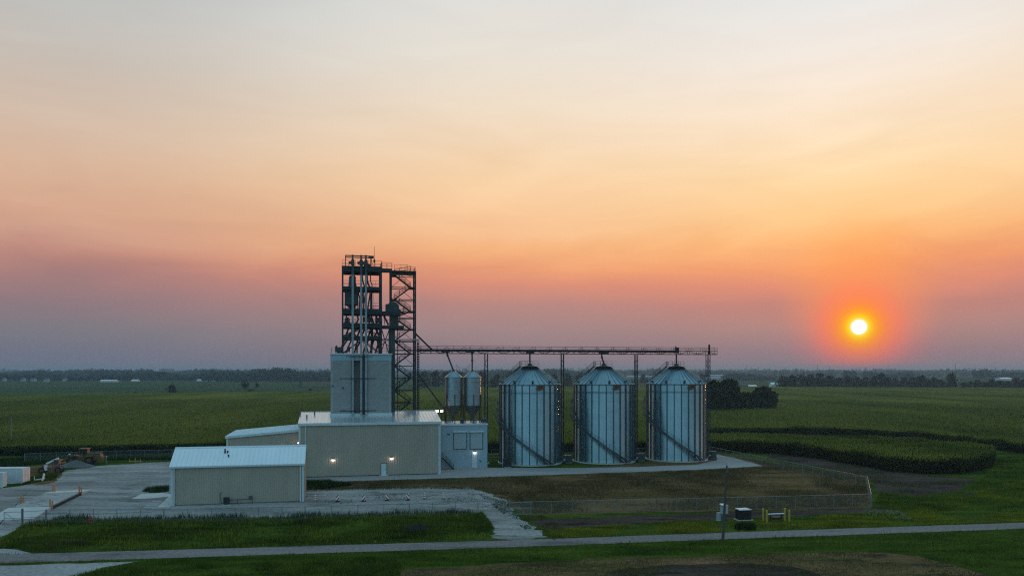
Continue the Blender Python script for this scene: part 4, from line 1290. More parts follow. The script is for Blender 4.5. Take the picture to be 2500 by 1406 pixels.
# walkway bar and thick post at the right
zz = LZ(980, 829, q0)
lnk = thing('pipe_bridge', 'pale horizontal pipe bridge crossing the stair tower to the thick dark post', 'pipe bridge', site=(xr, q0 - 0.4, zz))
obj('beam', MB().box(LS(930, q0 - 0.4), LS(1024, q0 - 0.4), q0 - 0.5, q0 - 0.3, zz - 0.1, zz + 0.1), M['trunk'], lnk)
obj('bracket', MB().box(LS(1018, q0 - 0.4), LS(1024, q0 - 0.4), q0 - 0.28, q0 + 2.2, zz - 0.08, zz + 0.08), M['steel'], lnk)
pc0, pc1 = LS(1018, 12.6), LS(1023.5, 12.6)
pst = thing('conveyor_mast', 'thick dark ribbed mast at the mill end of the overhead conveyor', 'mast', site=((pc0 + pc1) / 2, 12.6, 0))
mb = MB()
for t in (12.4, 12.85):
    for s in (pc0 + 0.06, pc1 - 0.06):
        mb.box(s - 0.06, s + 0.06, t - 0.06, t + 0.06, 0, LZ(1020, 832, 12.6))
obj('chords', mb, M['dark_steel'], pst)
mb = MB()
z = 0.4
while z < LZ(1020, 836, 12.6):
    mb.box(pc0 + 0.02, pc1 - 0.02, 12.32, 12.42, z, z + 0.26)
    z += 0.5
obj('rungs', mb, M['dark_steel'], pst)

# ------------------------------------------------------------------ overhead conveyor
tC = 13.75
cs0, cs1 = LS(1026, tC), LS(1748, tC)
CZ0, CZ1 = 22.22, 23.42
conv = thing('overhead_conveyor', 'long dark truss conveyor bridge running level over the three steel bins', 'conveyor', site=((cs0 + cs1) / 2, tC, CZ0))
mb = MB()
for t in (tC - 0.55, tC + 0.55):
    mb.bar((cs0, t, CZ0), (cs1, t, CZ0), 0.12, 0.14)
    mb.bar((cs0, t, CZ0 + 0.72), (cs1, t, CZ0 + 0.72), 0.10, 0.10)
n = 30
for k in range(n + 1):
    s = cs0 + (cs1 - cs0) * k / n
    for t in (tC - 0.55, tC + 0.55):
        mb.bar((s, t, CZ0), (s, t, CZ0 + 0.72), 0.08)
        if k < n:
            s2 = cs0 + (cs1 - cs0) * (k + 1) / n
            if k % 2 == 0:
                mb.bar((s, t, CZ0), (s2, t, CZ0 + 0.72), 0.07)
            else:
                mb.bar((s, t, CZ0 + 0.72), (s2, t, CZ0), 0.07)
    mb.bar((s, tC - 0.55, CZ0), (s, tC + 0.55, CZ0), 0.08)
obj('truss', mb, M['dark_steel'], conv)
obj('trough', MB().box(cs0 - 0.2, LS(1652, tC) + 0.5, tC - 0.25, tC + 0.25, CZ0 + 0.38, CZ0 + 0.86), M['dark_steel'], conv)
mb = MB()
for t in (tC - 0.6, tC + 0.6):
    mb.rail([(cs0, t, CZ0 + 0.72), (cs1, t, CZ0 + 0.72)], 0.75, 0.045, 3.4)
    for k in range(0, 18):
        s = cs0 + 1.2 + (cs1 - cs0 - 2.4) * k / 17.5
        mb.bar((s, t, CZ0 + 0.75), (s + 0.6, t, CZ0 + 1.35), 0.035).bar((s + 1.2, t, CZ0 + 0.75), (s + 0.6, t, CZ0 + 1.35), 0.035)
obj('railing', mb, M['dark_steel'], conv)
obj('drive', MB().box(LS(1080, tC), LS(1098, tC), tC - 0.5, tC + 0.5, CZ0 + 0.2, CZ0 + 0.75).box(LS(1137, tC), LS(1158, tC), tC - 0.5, tC + 0.5, CZ0 + 0.2, CZ0 + 0.75).box(LS(1285, tC), LS(1303, tC), tC - 0.4, tC + 0.4, CZ0 + 0.1, CZ0 + 0.6).box(LS(1463, tC), LS(1485, tC), tC - 0.4, tC + 0.4, CZ0 + 0.1, CZ0 + 0.6).box(LS(1649, tC), LS(1656, tC), tC - 0.4, tC + 0.4, CZ0 + 0.3, CZ0 + 1.5), M['dark_steel'], conv)
obj('end_post', MB().bar((LS(1731.5, tC), tC, CZ0), (LS(1731.5, tC), tC, LZ(1731, 841, tC)), 0.3).bar((LS(1650, tC), tC, CZ0 + 1.0), (LS(1650, tC), tC, LZ(1650, 845, tC)), 0.2), M['dark_steel'], conv)
obj('walkway_left', MB().box(LS(957, 11.5), cs0 - 0.25, 11.0, 11.8, CZ0 + 0.4, CZ0 + 0.62).rail([(LS(960, 11.5), 11.0, CZ0 + 0.62), (cs0, 11.0, CZ0 + 0.62)], 0.6, 0.04, 1.2), M['dark_steel'], conv).name = 'walkway'

for i, (px, w, lab) in enumerate(((1187, 0.56, 'lattice conveyor mast between the hopper bins and the first big bin'), (1373, 0.5, 'lattice conveyor mast behind the gap between first and middle big bins'), (1553, 0.52, 'lattice conveyor mast behind the gap between middle and right big bins'), (1728.5, 0.66, 'lattice conveyor mast at the far end, right of the last big bin'))):
    s = LS(px, tC)
    root = thing('lattice_mast', lab, 'mast', site=(s, tC, 0), group='lattice masts under the overhead conveyor')
    mb = MB()
    h = w / 2
    for a in (-h, h):
        for b2 in (-h, h):
            mb.bar((s + a, tC + b2, 0), (s + a, tC + b2, CZ0 - 0.09), 0.11)
    obj('chords', mb, M['dark_steel'], root)
    mb = MB()
    k = 0
    z = 0.3
    while z + 1.05 < CZ0:
        for b2 in (-h, h):
            sg = 1 if k % 2 else -1
            mb.bar((s - sg * h, tC + b2, z), (s + sg * h, tC + b2, z + 1.05), 0.05)
            mb.bar((s + b2, tC - sg * h, z), (s + b2, tC + sg * h, z + 1.05), 0.05)
        z += 1.05
        k += 1
    obj('lacing', mb, M['steel'], root)
    obj('footing', MB().box(s - 0.6, s + 0.6, tC - 0.6, tC + 0.6, 0, 0.25), M['pad'], root)

# spouts from conveyor
def spout(lab, pts, r=0.16, group='spouts under the overhead conveyor'):
    pts = [Vector(p) for p in pts]
    root = thing('grain_spout', lab, 'spout', site=tuple(pts[-1]), group=group)
    obj('pipe', MB().path(pts, r, 10), M['dark_steel'], root, True)
    fl = MB()
    for a, b2 in zip(pts, pts[1:]):
        d = (b2 - a).normalized()
        fl.tube(a, a + d * 0.12, r + 0.07, r + 0.07, 10)
        fl.tube(b2 - d * 0.12, b2, r + 0.07, r + 0.07, 10)
    obj('flange', fl, M['dark_steel'], root)


spout('bent spout from the conveyor to the hopper bin nearer the mill', [(LS(1091, tC), tC, CZ0 + 0.2), (LS(1092.5, 13.2), 13.2, LZ(1092.5, 867, 13.2)), (hA[0], 10.2, hA[2] + 0.16)])
spout('straight spout from the conveyor to the hopper bin nearer the big bins', [(LS(1152.5, tC), tC, CZ0 + 0.2), (LS(1153, 12.5), 12.5, LZ(1153, 880, 12.5)), (hB[0], 10.2, hB[2] + 0.16)])
pa = (LS(1014, 11.5), 11.5, LZ(1014, 814, 11.5))
spout('long slanting spout from the stair tower down to the start of the conveyor', [pa, (LS(1055, tC), tC, LZ(1055, 854, tC))], 0.17)
pa = (LS(1024, 11.5), 11.5, LZ(1024, 916, 11.5))
spout('long pale pipe slanting from the mast down to the flat roof floodlights', [pa, (LS(1084, 9.3), 9.3, LZ(1084, 998, 9.3)), (LS(1088, 9.3), 9.3, zTB + 0.3)], 0.15)

# ------------------------------------------------------------------ the three big bins
BR = 6.15
EAVE, PEAK, COLR = 16.15, 19.45, 1.45
NST = 26


def make_bin(label):
    root = thing('grain_bin', label, 'grain bin', (0, 0, 0), TH, 'three big corrugated grain bins')
    prof = []
    rings = 15
    for k in range(rings):
        a = 0.22 + (EAVE - 0.22) * k / rings
        b2 = 0.22 + (EAVE - 0.22) * (k + 1) / rings
        prof += [(BR, a), (BR, b2)] if k == 0 else [(BR, b2)]
    sh = obj('shell', MB().lathe(prof, 96), M['bin'], root, True)
    # roof: panels with raised ribs
    NR = 36
    rm = MB()
    r0 = BR + 0.22
    zr0 = EAVE - 0.12
    rm.lathe([(r0, zr0 - 0.06), (r0, zr0), (COLR, PEAK)], NR * 2)
    for k in range(NR):
        a = 2 * PI * (k + 0.5) / NR
        c, s = math.cos(a), math.sin(a)
        rm.bar((c * r0, s * r0, zr0 + 0.05), (c * COLR, s * COLR, PEAK + 0.05), 0.10, 0.16)
    rf = obj('roof', rm, M['bin_roof'], root)
    obj('collar', MB().lathe([(COLR + 0.02, PEAK - 0.1), (COLR + 0.05, PEAK + 0.14), (COLR - 0.2, PEAK + 0.2), (0.5, PEAK + 0.45), (0.35, PEAK + 0.75)], 28, 0, 0, False, True), M['dark_steel'], rf)
    dk = MB().lathe([(COLR + 0.05, PEAK + 0.145), (COLR + 0.75, PEAK + 0.145), (COLR + 0.75, PEAK + 0.2), (COLR + 0.05, PEAK + 0.2)], 24)
    obj('peak_platform', dk, M['steel'], rf)
    pr = [((COLR + 0.7) * math.cos(2 * PI * k / 10 + 0.3), (COLR + 0.7) * math.sin(2 * PI * k / 10 + 0.3), PEAK + 0.2) for k in range(8)]
    obj('peak_railing', MB().rail(pr, 1.05, 0.045, 2.0), M['steel'], rf)
    # roof stair behind to the left
    a = R(145)
    c, s = math.cos(a), math.sin(a)
    obj('roof_stair', MB().stair((c * r0, s * r0, zr0 + 0.1), (c * (COLR + 0.6), s * (COLR + 0.6), PEAK + 0.25), (-s, c, 0), 0.7), M['steel'], rf)
    # roof vents near the eave
    for k in range(10):
        a = 2 * PI * (k + 0.28) / 10
        c, s = math.cos(a), math.sin(a)
        f = 0.10
        rr = r0 + (COLR - r0) * f
        zz_ = zr0 + (PEAK - zr0) * f
        v = MB().tube((c * rr, s * rr, zz_), (c * rr, s * rr, zz_ + 0.32), 0.2, 0.2, 10).tube((c * rr, s * rr, zz_ + 0.28), (c * (rr + 0.36), s * (rr + 0.36), zz_ + 0.2), 0.19, 0.21, 10)
        obj('roof_vent', v, M['steel'], rf, True)
    # stiffeners: pressed posts outside the shell
    st_ = MB()
    for k in range(NST):
        a = 2 * PI * (k + 0.5) / NST
        c, s = math.cos(a), math.sin(a)
        p, q = Vector((c * (BR + 0.09), s * (BR + 0.09), 0.22)), Vector((c * (BR + 0.09), s * (BR + 0.09), EAVE - 0.2))
        ti = Vector((-s, c, 0)) * 0.085
        n_ = Vector((c, s, 0)) * 0.075
        vs = [p - ti - n_, p + ti - n_, p + ti + n_, p - ti + n_, q - ti - n_, q + ti - n_, q + ti + n_, q - ti + n_]
        st_.add(vs, [(3, 2, 1, 0), (4, 5, 6, 7), (0, 1, 5, 4), (1, 2, 6, 5), (2, 3, 7, 6), (3, 0, 4, 7)])
    obj('stiffener', st_, M['stiff'], sh)
    wr = MB()
    nn = 72
    for zz_ in (14.45,):
        wr.lathe([(BR + 0.2, zz_ - 0.035), (BR + 0.25, zz_ - 0.035), (BR + 0.25, zz_ + 0.035), (BR + 0.2, zz_ + 0.035), (BR + 0.2, zz_ - 0.035)], nn)
    obj('wind_ring', wr, M['stiff'], sh)
    # spiral stair: up from right front to the left side and on to the eave
    a0, a1 = R(-62), R(-262)
    zt0, zt1 = 0.25, EAVE - 0.5
    n = 64
    stp, rl = MB(), MB()
    ri, ro = BR + 0.28, BR + 1.02
    prev = None
    for k in range(n + 1):
        f = k / n
        a = a0 + (a1 - a0) * f
        z = zt0 + (zt1 - zt0) * f
        c, s = math.cos(a), math.sin(a)
        cur = (Vector((c * ri, s * ri, z)), Vector((c * ro, s * ro, z)))
        if prev:
            stp.bar(prev[0], cur[0], 0.05, 0.24)
            stp.bar(prev[1], cur[1], 0.05, 0.24)
            for g in (0.25, 0.75):
                stp.bar(prev[0].lerp(cur[0], g), prev[1].lerp(cur[1], g), 0.26, 0.04)
            rl.bar(prev[1] + Vector((0, 0, 1)), cur[1] + Vector((0, 0, 1)), 0.05)
            rl.bar(prev[1] + Vector((0, 0, .5)), cur[1] + Vector((0, 0, .5)), 0.035)
        if k % 3 == 0:
            rl.bar(cur[1], cur[1] + Vector((0, 0, 1)), 0.045)
        if k % 6 == 3:
            stp.bar(cur[1], (c * (BR + 0.1), s * (BR + 0.1), z - 0.7), 0.06)
        prev = cur
    ss = obj('spiral_stair', stp, M['stiff'], root)
    obj('handrail', rl, M['steel'], ss)
    # ringed foundation
    obj('foundation', MB().lathe([(BR + 0.42, -0.05), (BR + 0.42, 0.2), (BR - 0.3, 0.21)], 64), M['pad'], root)
    # oval badge under the eave, slightly to the right
    a = R(-84.5)
    c, s = math.cos(a), math.sin(a)
    nrm, ti = Vector((c, s, 0)), Vector((-s, c, 0))
    ctr = Vector((c * (BR + 0.19), s * (BR + 0.19), EAVE - 0.72))
    pl = MB().prism([ctr + ti * (0.82 * math.cos(q)) + Vector((0, 0, 0.46 * math.sin(q))) for q in [2 * PI * i / 24 for i in range(24)]], nrm * 0.04)
    bd = obj('badge', pl, M['badge'], sh)
    mk = MB()
    for i, (x_, w_) in enumerate(((-0.42, 0.13), (-0.24, 0.12), (-0.05, 0.13), (0.14, 0.12), (0.33, 0.13))):
        o = ctr + nrm * 0.043 + ti * x_
        mk.prism([o + Vector((0, 0, -0.16)), o + ti * w_ + Vector((0, 0, -0.16)), o + ti * w_ + Vector((0, 0, 0.16)), o + Vector((0, 0, 0.16))], nrm * 0.012)
    mk.prism([ctr + nrm * 0.043 + ti * -0.6 + Vector((0, 0, 0.2)), ctr + nrm * 0.043 + ti * 0.6 + Vector((0, 0, 0.2)), ctr + nrm * 0.043 + ti * 0.35 + Vector((0, 0, 0.32)), ctr + nrm * 0.043 + ti * -0.35 + Vector((0, 0, 0.32))], nrm * 0.012)
    obj('marking', mk, M['badge_dark'], bd)
    return root


BINS = [(45.0, 'corrugated steel grain bin nearest the mill, with a black box at its foot'), (60.85, 'corrugated steel grain bin standing between the other two big bins'), (77.05, 'corrugated steel grain bin at the far right end of the row by the dark trees')]
b0 = make_bin(BINS[0][1])
for i, (s, lab) in enumerate(BINS):
    o = b0 if i == 0 else copy_tree(b0)
    o.location = W(s, 13.75)
    o['label'] = lab
    x_, y_ = W(s, 13.75)[:2]
    spout(('vertical spout from the conveyor to the peak of the bin nearest the mill', 'bent spout from the conveyor to the peak of the middle big bin', 'vertical spout from the conveyor to the peak of the right end bin')[i],
          [(s, tC, CZ0 + 0.1), (s, tC, PEAK + 0.7)] if i != 1 else [(s - 0.5, tC, CZ0 + 0.1), (s - 0.4, tC, CZ0 - 0.7), (s, tC, CZ0 - 1.9), (s, tC, PEAK + 0.7)])
# fan units between the bins
for i, (px, lab) in enumerate(((1387, 'grey aeration fan with dark inlet between the first and middle big bins'), (1564, 'grey aeration fan with dark inlet between the middle and right big bins'), (1741, 'grey aeration fan at the right foot of the last big bin'))):
    t = 10.6 if i < 2 else 12.0
    s = LS(px, t)
    root = thing('aeration_fan', lab, 'fan', site=(s, t, 0), group='aeration fans at the bins')
    obj('housing', MB().tube((s, t - 0.4, 0.95), (s, t + 0.5, 0.95), 0.62, 0.62, 18), M['machine'], root, True)
    obj('frame', MB().box(s - 0.7, s + 0.7, t - 0.45, t + 0.6, 0.05, 0.32).box(s - 0.66, s - 0.56, t - 0.3, t + 0.4, 0.323, 1.6).box(s + 0.56, s + 0.66, t - 0.3, t + 0.4, 0.323, 1.6).box(s - 0.95, s + 0.75, t - 0.35, t + 0.45, 1.603, 1.7), M['steel'], root)
    obj('motor', MB().tube((s - 0.95, t, 0.75), (s - 0.55, t, 0.75), 0.24, 0.24, 12), M['cabinet'], root, True)
    obj('duct', MB().prism([(s - 0.45, t + 0.55, 0.5), (s + 0.45, t + 0.55, 0.5), (s + 0.45, t + 0.55, 1.3), (s - 0.45, t + 0.55, 1.3)], (-1.0, 1.4, -0.1)), M['steel'], root)
# black box, pale pipe at the first bin
s, t = LS(1238, 7.0), 7.0
root = thing('black_box', 'black box standing at the left front foot of the bin nearest the mill', 'box', site=(s, t, 0))
obj('body', MB().box(s - 0.78, s + 0.78, t - 0.5, t + 0.5, 0.12, 1.6), M['black'], root)
obj('lid', MB().prism([(s - 0.85, t - 0.55, 1.603), (s - 0.85, t + 0.55, 1.603), (s - 0.85, t + 0.55, 1.8), (s - 0.85, t - 0.55, 1.68)], (1.7, 0, 0)), M['black'], root)
obj('skid', MB().box(s - 0.7, s + 0.7, t - 0.45, t - 0.3, 0, 0.117).box(s - 0.7, s + 0.7, t + 0.3, t + 0.45, 0, 0.117), M['pad'], root)
s = LS(1227.5, 7.0)
root = thing('vent_pipe', 'slim pale upright pipe beside the black box at the first big bin', 'pipe', site=(s, 7.0, 0))
obj('pipe', MB().tube((s, 7.0, 0), (s, 7.0, LZ(1228, 1075, 7)), 0.07, 0.06, 8), M['cabinet'], root)
obj('valve', MB().lathe([(0.05, 1.7), (0.14, 1.8), (0.14, 2.0), (0.05, 2.1)], 10, s, 7.0, True, True), M['cabinet'], root)
# pipe rails visible behind, between blockhouse and bin
root = thing('loading_bench', 'low pale steel rails lying behind the first bin beside the small building', 'rails', site=(37.5, 20, 0))
obj('rail', MB().box(34.5, 41.0, 19.9, 20.1, 1.0, 1.14).box(34.5, 41.0, 19.9, 20.1, 0.35, 0.5), M['steel'], root)
obj('post', MB().box(35.0, 35.14, 19.9, 20.1, 0, 0.348).box(38, 38.14, 19.9, 20.1, 0, 0.348).box(40.6, 40.74, 19.9, 20.1, 0, 0.348).box(36.5, 36.6, 19.92, 20.08, 0.503, 0.998).box(39.5, 39.6, 19.92, 20.08, 0.503, 0.998), M['steel'], root)

# ------------------------------------------------------------------ fences
def chain_fence(name, label, pts, h=1.75, gap=3.0, wires=True, midrail=False):
    root = thing(name, label, 'fence', (pts[0][0], pts[0][1], 0))
    o = Vector((pts[0][0], pts[0][1], 0))
    tot = sum((Vector(b) - Vector(a)).length for a, b in zip(pts, pts[1:]))
    fab_v, fab_f = [], []
    rails = MB()
    for a, b in zip(pts, pts[1:]):
        a3, b3 = Vector((a[0], a[1], 0)) - o, Vector((b[0], b[1], 0)) - o
        ln = (b3 - a3).length
        n = max(1, round(ln / gap))
        for k in range(n + 1):
            if k == 0 and a is not pts[0]:
                continue
            p = a3.lerp(b3, k / n)
            r = 0.055 if k in (0, n) else 0.036
            obj('post', MB().tube(p, p + Vector((0, 0, h + 0.06)), r, r, 6), M['galv_post'], root, org=(0, 0, 0))
        up = Vector((0, 0, h))
        rails.tube(a3 + up, b3 + up, 0.03, 0.03, 6)
        if midrail:
            rails.tube(a3 + up * 0.1, b3 + up * 0.1, 0.012, 0.012, 4)
        if wires:
            d = (b3 - a3).normalized()
            nrm = Vector((-d.y, d.x, 0))
            pitch = 0.13
            wd = 0.0038
            x = -h
            while x < ln:
                for sg in (1, -1):
                    p0 = [x, 0.03]
                    p1 = [x + h - 0.06, h - 0.03]
                    if p0[0] < 0:
                        p0 = [0, 0.03 - x]
                    if p1[0] > ln:
                        p1 = [ln, h - 0.03 - (p1[0] - ln)]
                    if p1[0] <= p0[0] or p1[1] <= p0[1]:
                        continue
                    if sg < 0:
                        p0, p1 = [p0[0], h - p0[1]], [p1[0], h - p1[1]]
                    q0_, q1_ = a3 + d * p0[0] + Vector((0, 0, p0[1])), a3 + d * p1[0] + Vector((0, 0, p1[1]))
                    oo = nrm * (0.004 * sg)
                    dz = Vector((0, 0, wd))
                    i = len(fab_v)
                    fab_v += [q0_ + oo - dz, q1_ + oo - dz, q1_ + oo + dz, q0_ + oo + dz]
                    fab_f.append((i, i + 1, i + 2, i + 3))
                x += pitch
    obj('top_rail', rails, M['galv_post'], root, org=(0, 0, 0))
    if fab_f:
        me = tri_mesh('wire_mesh', np.array([tuple(v) for v in fab_v]), np.array(fab_f), M['galv_wire'])
        link(bpy.data.objects.new('wire_mesh', me), root)
    return root


fl_px = [(-40, 1283), (10, 1282), (52, 1281)]
chain_fence('chainlink_fence', 'chain link fence along the tall weeds in front of the gravel yard', pxpoly([(113, 1278), (400, 1277), (745, 1270), (1000, 1262), (1167, 1255)]), 1.75)
chain_fence('chainlink_fence', 'chain link fence along the dirt track round the brown weedy ground', pxpoly([(1243, 1258), (1500, 1252), (1800, 1245), (2127, 1236), (2118, 1190), (1960, 1157), (1738, 1110)]), 1.75)
chain_fence('chainlink_fence', 'chain link fence behind the loader along the edge of the field', pxpoly([(60, 1128), (250, 1121), (420, 1117), (560, 1114)]), 1.75)
chain_fence('chainlink_fence', 'chain link fence seen between the big bins beside the corn', pxpoly([(1200, 1117), (1560, 1113), (1738, 1110)]), 1.75)


def gate(label, a, b, brace=True):
    a, b = Vector((a[0], a[1], 0)), Vector((b[0], b[1], 0))
    root = thing('gate', label, 'gate', tuple(a), 0, 'chain link gates to the yard')
    d = b - a
    fr = MB()
    for z in (0.15, 0.95, 1.7):
        fr.tube((0, 0, z), d + Vector((0, 0, z)), 0.03, 0.03, 6)
    for f in (0, 1):
        fr.tube(d * f + Vector((0, 0, 0.1)), d * f + Vector((0, 0, 1.75)), 0.035, 0.035, 6)
    if brace:
        fr.tube(Vector((0, 0, 0.15)), d + Vector((0, 0, 1.7)), 0.025, 0.025, 6)
    obj('frame', fr, M['galv_post'], root, org=(0, 0, 0))
    ln = d.length
    u = d.normalized()
    vv, ff = [], []
    x = 0.0
    while x < ln:
        for sg in (0, 1):
            q = min(ln, x + 1.5) - x
            za, zb_ = (0.15, 0.15 + q) if sg == 0 else (1.7, 1.7 - q)
            p0, p1 = u * x + Vector((0, 0, za)), u * (x + q) + Vector((0, 0, zb_))
            i = len(vv)
            dz = Vector((0, 0, 0.004))
            vv += [p0 - dz, p1 - dz, p1 + dz, p0 + dz]
            ff.append((i, i + 1, i + 2, i + 3))
        x += 0.13
    me = tri_mesh('wire_mesh', np.array([tuple(v) for v in vv]), np.array(ff), M['galv_wire'])
    link(bpy.data.objects.new('wire_mesh', me), root)
    obj('post', MB().tube((0, 0, 0), (0, 0, 2.1), 0.07, 0.07, 8), M['galv_post'], root, org=(0, 0, 0))
    return root


gate('chain link gate leaf with diagonal brace at the left edge before the truck scale', G(53, 1283), G(10, 1284))
gate('chain link gate leaf with tall post beside the left end of the yard fence', G(56, 1282.5), G(111, 1279), False)
gate('grey gate panel at the dirt end beside the gravel gap, with two rails', G(1243, 1259), G(1298, 1257), False)

# ------------------------------------------------------------------ traffic panels and cones in the yard
stripe, nt, b = new_mat('red_white_stripes')
tc = N(nt, 'ShaderNodeTexCoord')


def stripe_mat(name, axis, freq, phase=0.0):
    m, nt, b = new_mat(name)
    tc = N(nt, 'ShaderNodeTexCoord')
    dp = N(nt, 'ShaderNodeVectorMath', operation='DOT_PRODUCT')
    dp.inputs[1].default_value = axis
    nt.links.new(tc.outputs['Object'], dp.inputs[0])
    a = N(nt, 'ShaderNodeMath', operation='MULTIPLY_ADD')
    a.inputs[1].default_value = freq
    a.inputs[2].default_value = phase
    nt.links.new(dp.outputs['Value'], a.inputs[0])
    f = N(nt, 'ShaderNodeMath', operation='FRACT')
    nt.links.new(a.outputs[0], f.inputs[0])
    g = N(nt, 'ShaderNodeMath', operation='GREATER_THAN')
    g.inputs[1].default_value = 0.52
    nt.links.new(f.outputs[0], g.inputs[0])
    nt.links.new(mix(nt, g.outputs[0], (0.78, 0.76, 0.74), (0.50, 0.075, 0.05)), b.inputs['Base Color'])
    b.inputs['Roughness'].default_value = 0.5
    return m


M['stripeR'] = stripe_mat('red_white_stripe_rising', (-0.75, 0, 0.66), 2.6, 0.3)
M['stripeL'] = stripe_mat('red_white_stripe_falling', (0.75, 0, 0.66), 2.6, 0.3)
M['bands'] = stripe_mat('orange_white_bands', (0, 0, 1), 3.2, 0.1)


def zoom6(zx, zy):
    return G(740 + zx * 0.224, 1140 + zy * 0.224)


for zx, zy, lean, lab in ((375, 374, 'R', 'striped traffic panel second from the low building, stripes rising to the right'), (660, 371, 'R', 'striped traffic panel in the gravel left of the mill door, stripes rising to the right'), (915, 363, 'L', 'striped traffic panel below the mill door, third of four panels from the low building'), (1140, 359, 'L', 'striped traffic panel nearest the two right hand banded markers')):
    x, y = zoom6(zx, zy)
    root = thing('striped_barricade', lab, 'barricade', (x, y, 0), TH + random.uniform(-0.2, 0.2), 'striped traffic panels on the gravel')
    mb = MB()
    rr = [(-0.22, 0.14), (0.22, 0.14), (0.22, 0.92), (0.16, 0.98), (-0.16, 0.98), (-0.22, 0.92)]
    mb.prism([(a, -0.04, c) for a, c in rr], (0, 0.08, 0))
    obj('board', mb, M['stripe' + lean], root, org=(0, 0, 0))
    obj('base', MB().prism([(-0.32, -0.3, 0.0), (0.32, -0.3, 0), (0.28, -0.3, 0.11), (-0.28, -0.3, 0.11)], (0, 0.6, 0)).box(-0.12, 0.12, -0.06, 0.06, 0.112, 0.16), M['rubber'], root, org=(0, 0, 0))
for zx, zy, lab in ((135, 376, 'banded red and white marker post closest to the low building corner'), (1325, 352, 'banded red and white marker post just right of the striped panels'), (1530, 347, 'banded red and white marker post at the right end of the row')):
    x, y = zoom6(zx, zy)
    root = thing('traffic_cone', lab, 'traffic cone', (x, y, 0), 0, 'banded marker posts on the gravel')
    obj('cone', MB().lathe([(0.17, 0.06), (0.12, 0.5), (0.09, 1.05), (0.05, 1.12), (0.05, 1.2)], 12, 0, 0, True, True), M['bands'], root, True, org=(0, 0, 0))
    obj('base', MB().lathe([(0.3, 0.0), (0.3, 0.05), (0.2, 0.09)], 8, 0, 0, True, True), M['rubber'], root, org=(0, 0, 0))

# ------------------------------------------------------------------ truck scale
sc_c = [(-65.4, 120.6), (-62.6, 107.9)]
u0 = Vector((-62.6, 107.9))
v_ = (Vector((-65.4, 120.6)) - u0)
LNs = v_.length
scl = thing('truck_scale', 'long concrete truck scale deck with pale ramps on the gravel yard', 'truck scale', (u0.x, u0.y, 0), math.atan2(v_.y, v_.x) - PI / 2)
WD = 4.6
M['deck'] = ground_mat('scale_deck_concrete', (0.36, 0.33, 0.30), (0.46, 0.42, 0.385), 0.25, 3.0, 0.3, 4.0, None, (0.13, 0.12, 0.11))
obj('deck', MB().box(-WD, 0, 0, LNs, 0.02, 0.52), M['deck'], scl, org=(0, 0, 0))
obj('side_beam', MB().box(0.003, 0.12, 0, LNs, 0.05, 0.36), M['black'], scl, org=(0, 0, 0))
for a, b2 in ((0, -6.5), (LNs, LNs + 5.5)):
    e = 0.004 if b2 > a else -0.004
    obj('ramp', MB().prism([(-WD - 0.5, a + e, 0.0), (-WD - 0.5, a + e, 0.5), (-WD - 0.5, b2, 0.03), (-WD - 0.5, b2, 0.0)], (WD + 0.7, 0, 0)), M['pad'], scl, org=(0, 0, 0))
for i, (px, py, lab) in enumerate(((129, 1204, 'orange post at the far left corner of the truck scale'), (193.5, 1209, 'orange post at the far right corner of the truck scale'), (51, 1236, 'orange post at the near left corner of the truck scale'), (122, 1245, 'orange post at the near right corner of the truck scale'))):
    x, y = G(px, py)
    root = thing('bollard', lab, 'bollard', (x, y, 0), TH, 'orange posts at the truck scale corners')
    obj('post', MB().tube((0, 0, 0), (0, 0, 1.5), 0.11, 0.11, 10).tube((0, 0, 1.5), (0, 0, 1.56), 0.11, 0.04, 10), M['orange'], root, True, org=(0, 0, 0))
    obj('side_post', MB().tube((0.26, 0.12, 0), (0.26, 0.12, 1.25), 0.09, 0.09, 10), M['orange'], root, True, org=(0, 0, 0))

# white containers at the left edge, scraps in the grass
x, y = G(54, 1181)
c1 = thing('storage_container', 'long white shipping container at the left edge beside the gravel', 'container', (x, y, 0), R(4))
M['contwall'] = wave_bump(mat('white_corrugated_wall', (0.66, 0.69, 0.70), 0.5, 0, 0.08, 0.8), (1, 1, 0), 1 / 0.28, 0.03)
obj('body', MB().box(-6.1, 0, 0, 2.44, 0.15, 2.59), M['contwall'], c1, org=(0, 0, 0))
obj('door', MB().box(0.003, 0.06, 0.08, 1.2, 0.2, 2.5).box(0.003, 0.06, 1.24, 2.36, 0.2, 2.5).bar((0.09, 0.8, 0.2), (0.09, 0.8, 2.5), 0.04).bar((0.09, 1.7, 0.2), (0.09, 1.7, 2.5), 0.04), M['whitepaint'], c1, org=(0, 0, 0))
obj('frame', MB().box(-6.1, 0, -0.03, -0.003, 0.05, 0.2).box(-0.12, 0, -0.032, -0.003, 0.203, 2.55).box(-6.1, 0, -0.03, -0.003, 2.553, 2.64), M['whitepaint'], c1, org=(0, 0, 0))
x, y = G(8, 1190)
c2 = thing('storage_container', 'white container end cut by the left edge, nearer than the long one', 'container', (x, y, 0), R(4))
obj('body', MB().box(-6.1, 0, 0, 1.0, 0.15, 2.45), M['contwall'], c2, org=(0, 0, 0))
obj('frame', MB().box(-6.1, 0, -0.03, -0.003, 0.05, 0.2).box(-0.12, 0, -0.032, -0.003, 0.203, 2.45), M['whitepaint'], c2, org=(0, 0, 0))
x, y = G(98, 1175)
sr = thing('trailer_hitch', 'white metal trailer tongue lying at the gravel edge by the container', 'trailer tongue', (x, y, 0), R(20))
obj('frame', MB().bar((-0.9, 0, 0.25), (0.7, 0, 0.5), 0.16).bar((-0.9, 0.6, 0.25), (0.7, 0.05, 0.5), 0.14).bar((0.4, -0.3, 0.1), (0.55, 0.3, 1.3), 0.22), M['whitepaint'], sr, org=(0, 0, 0))
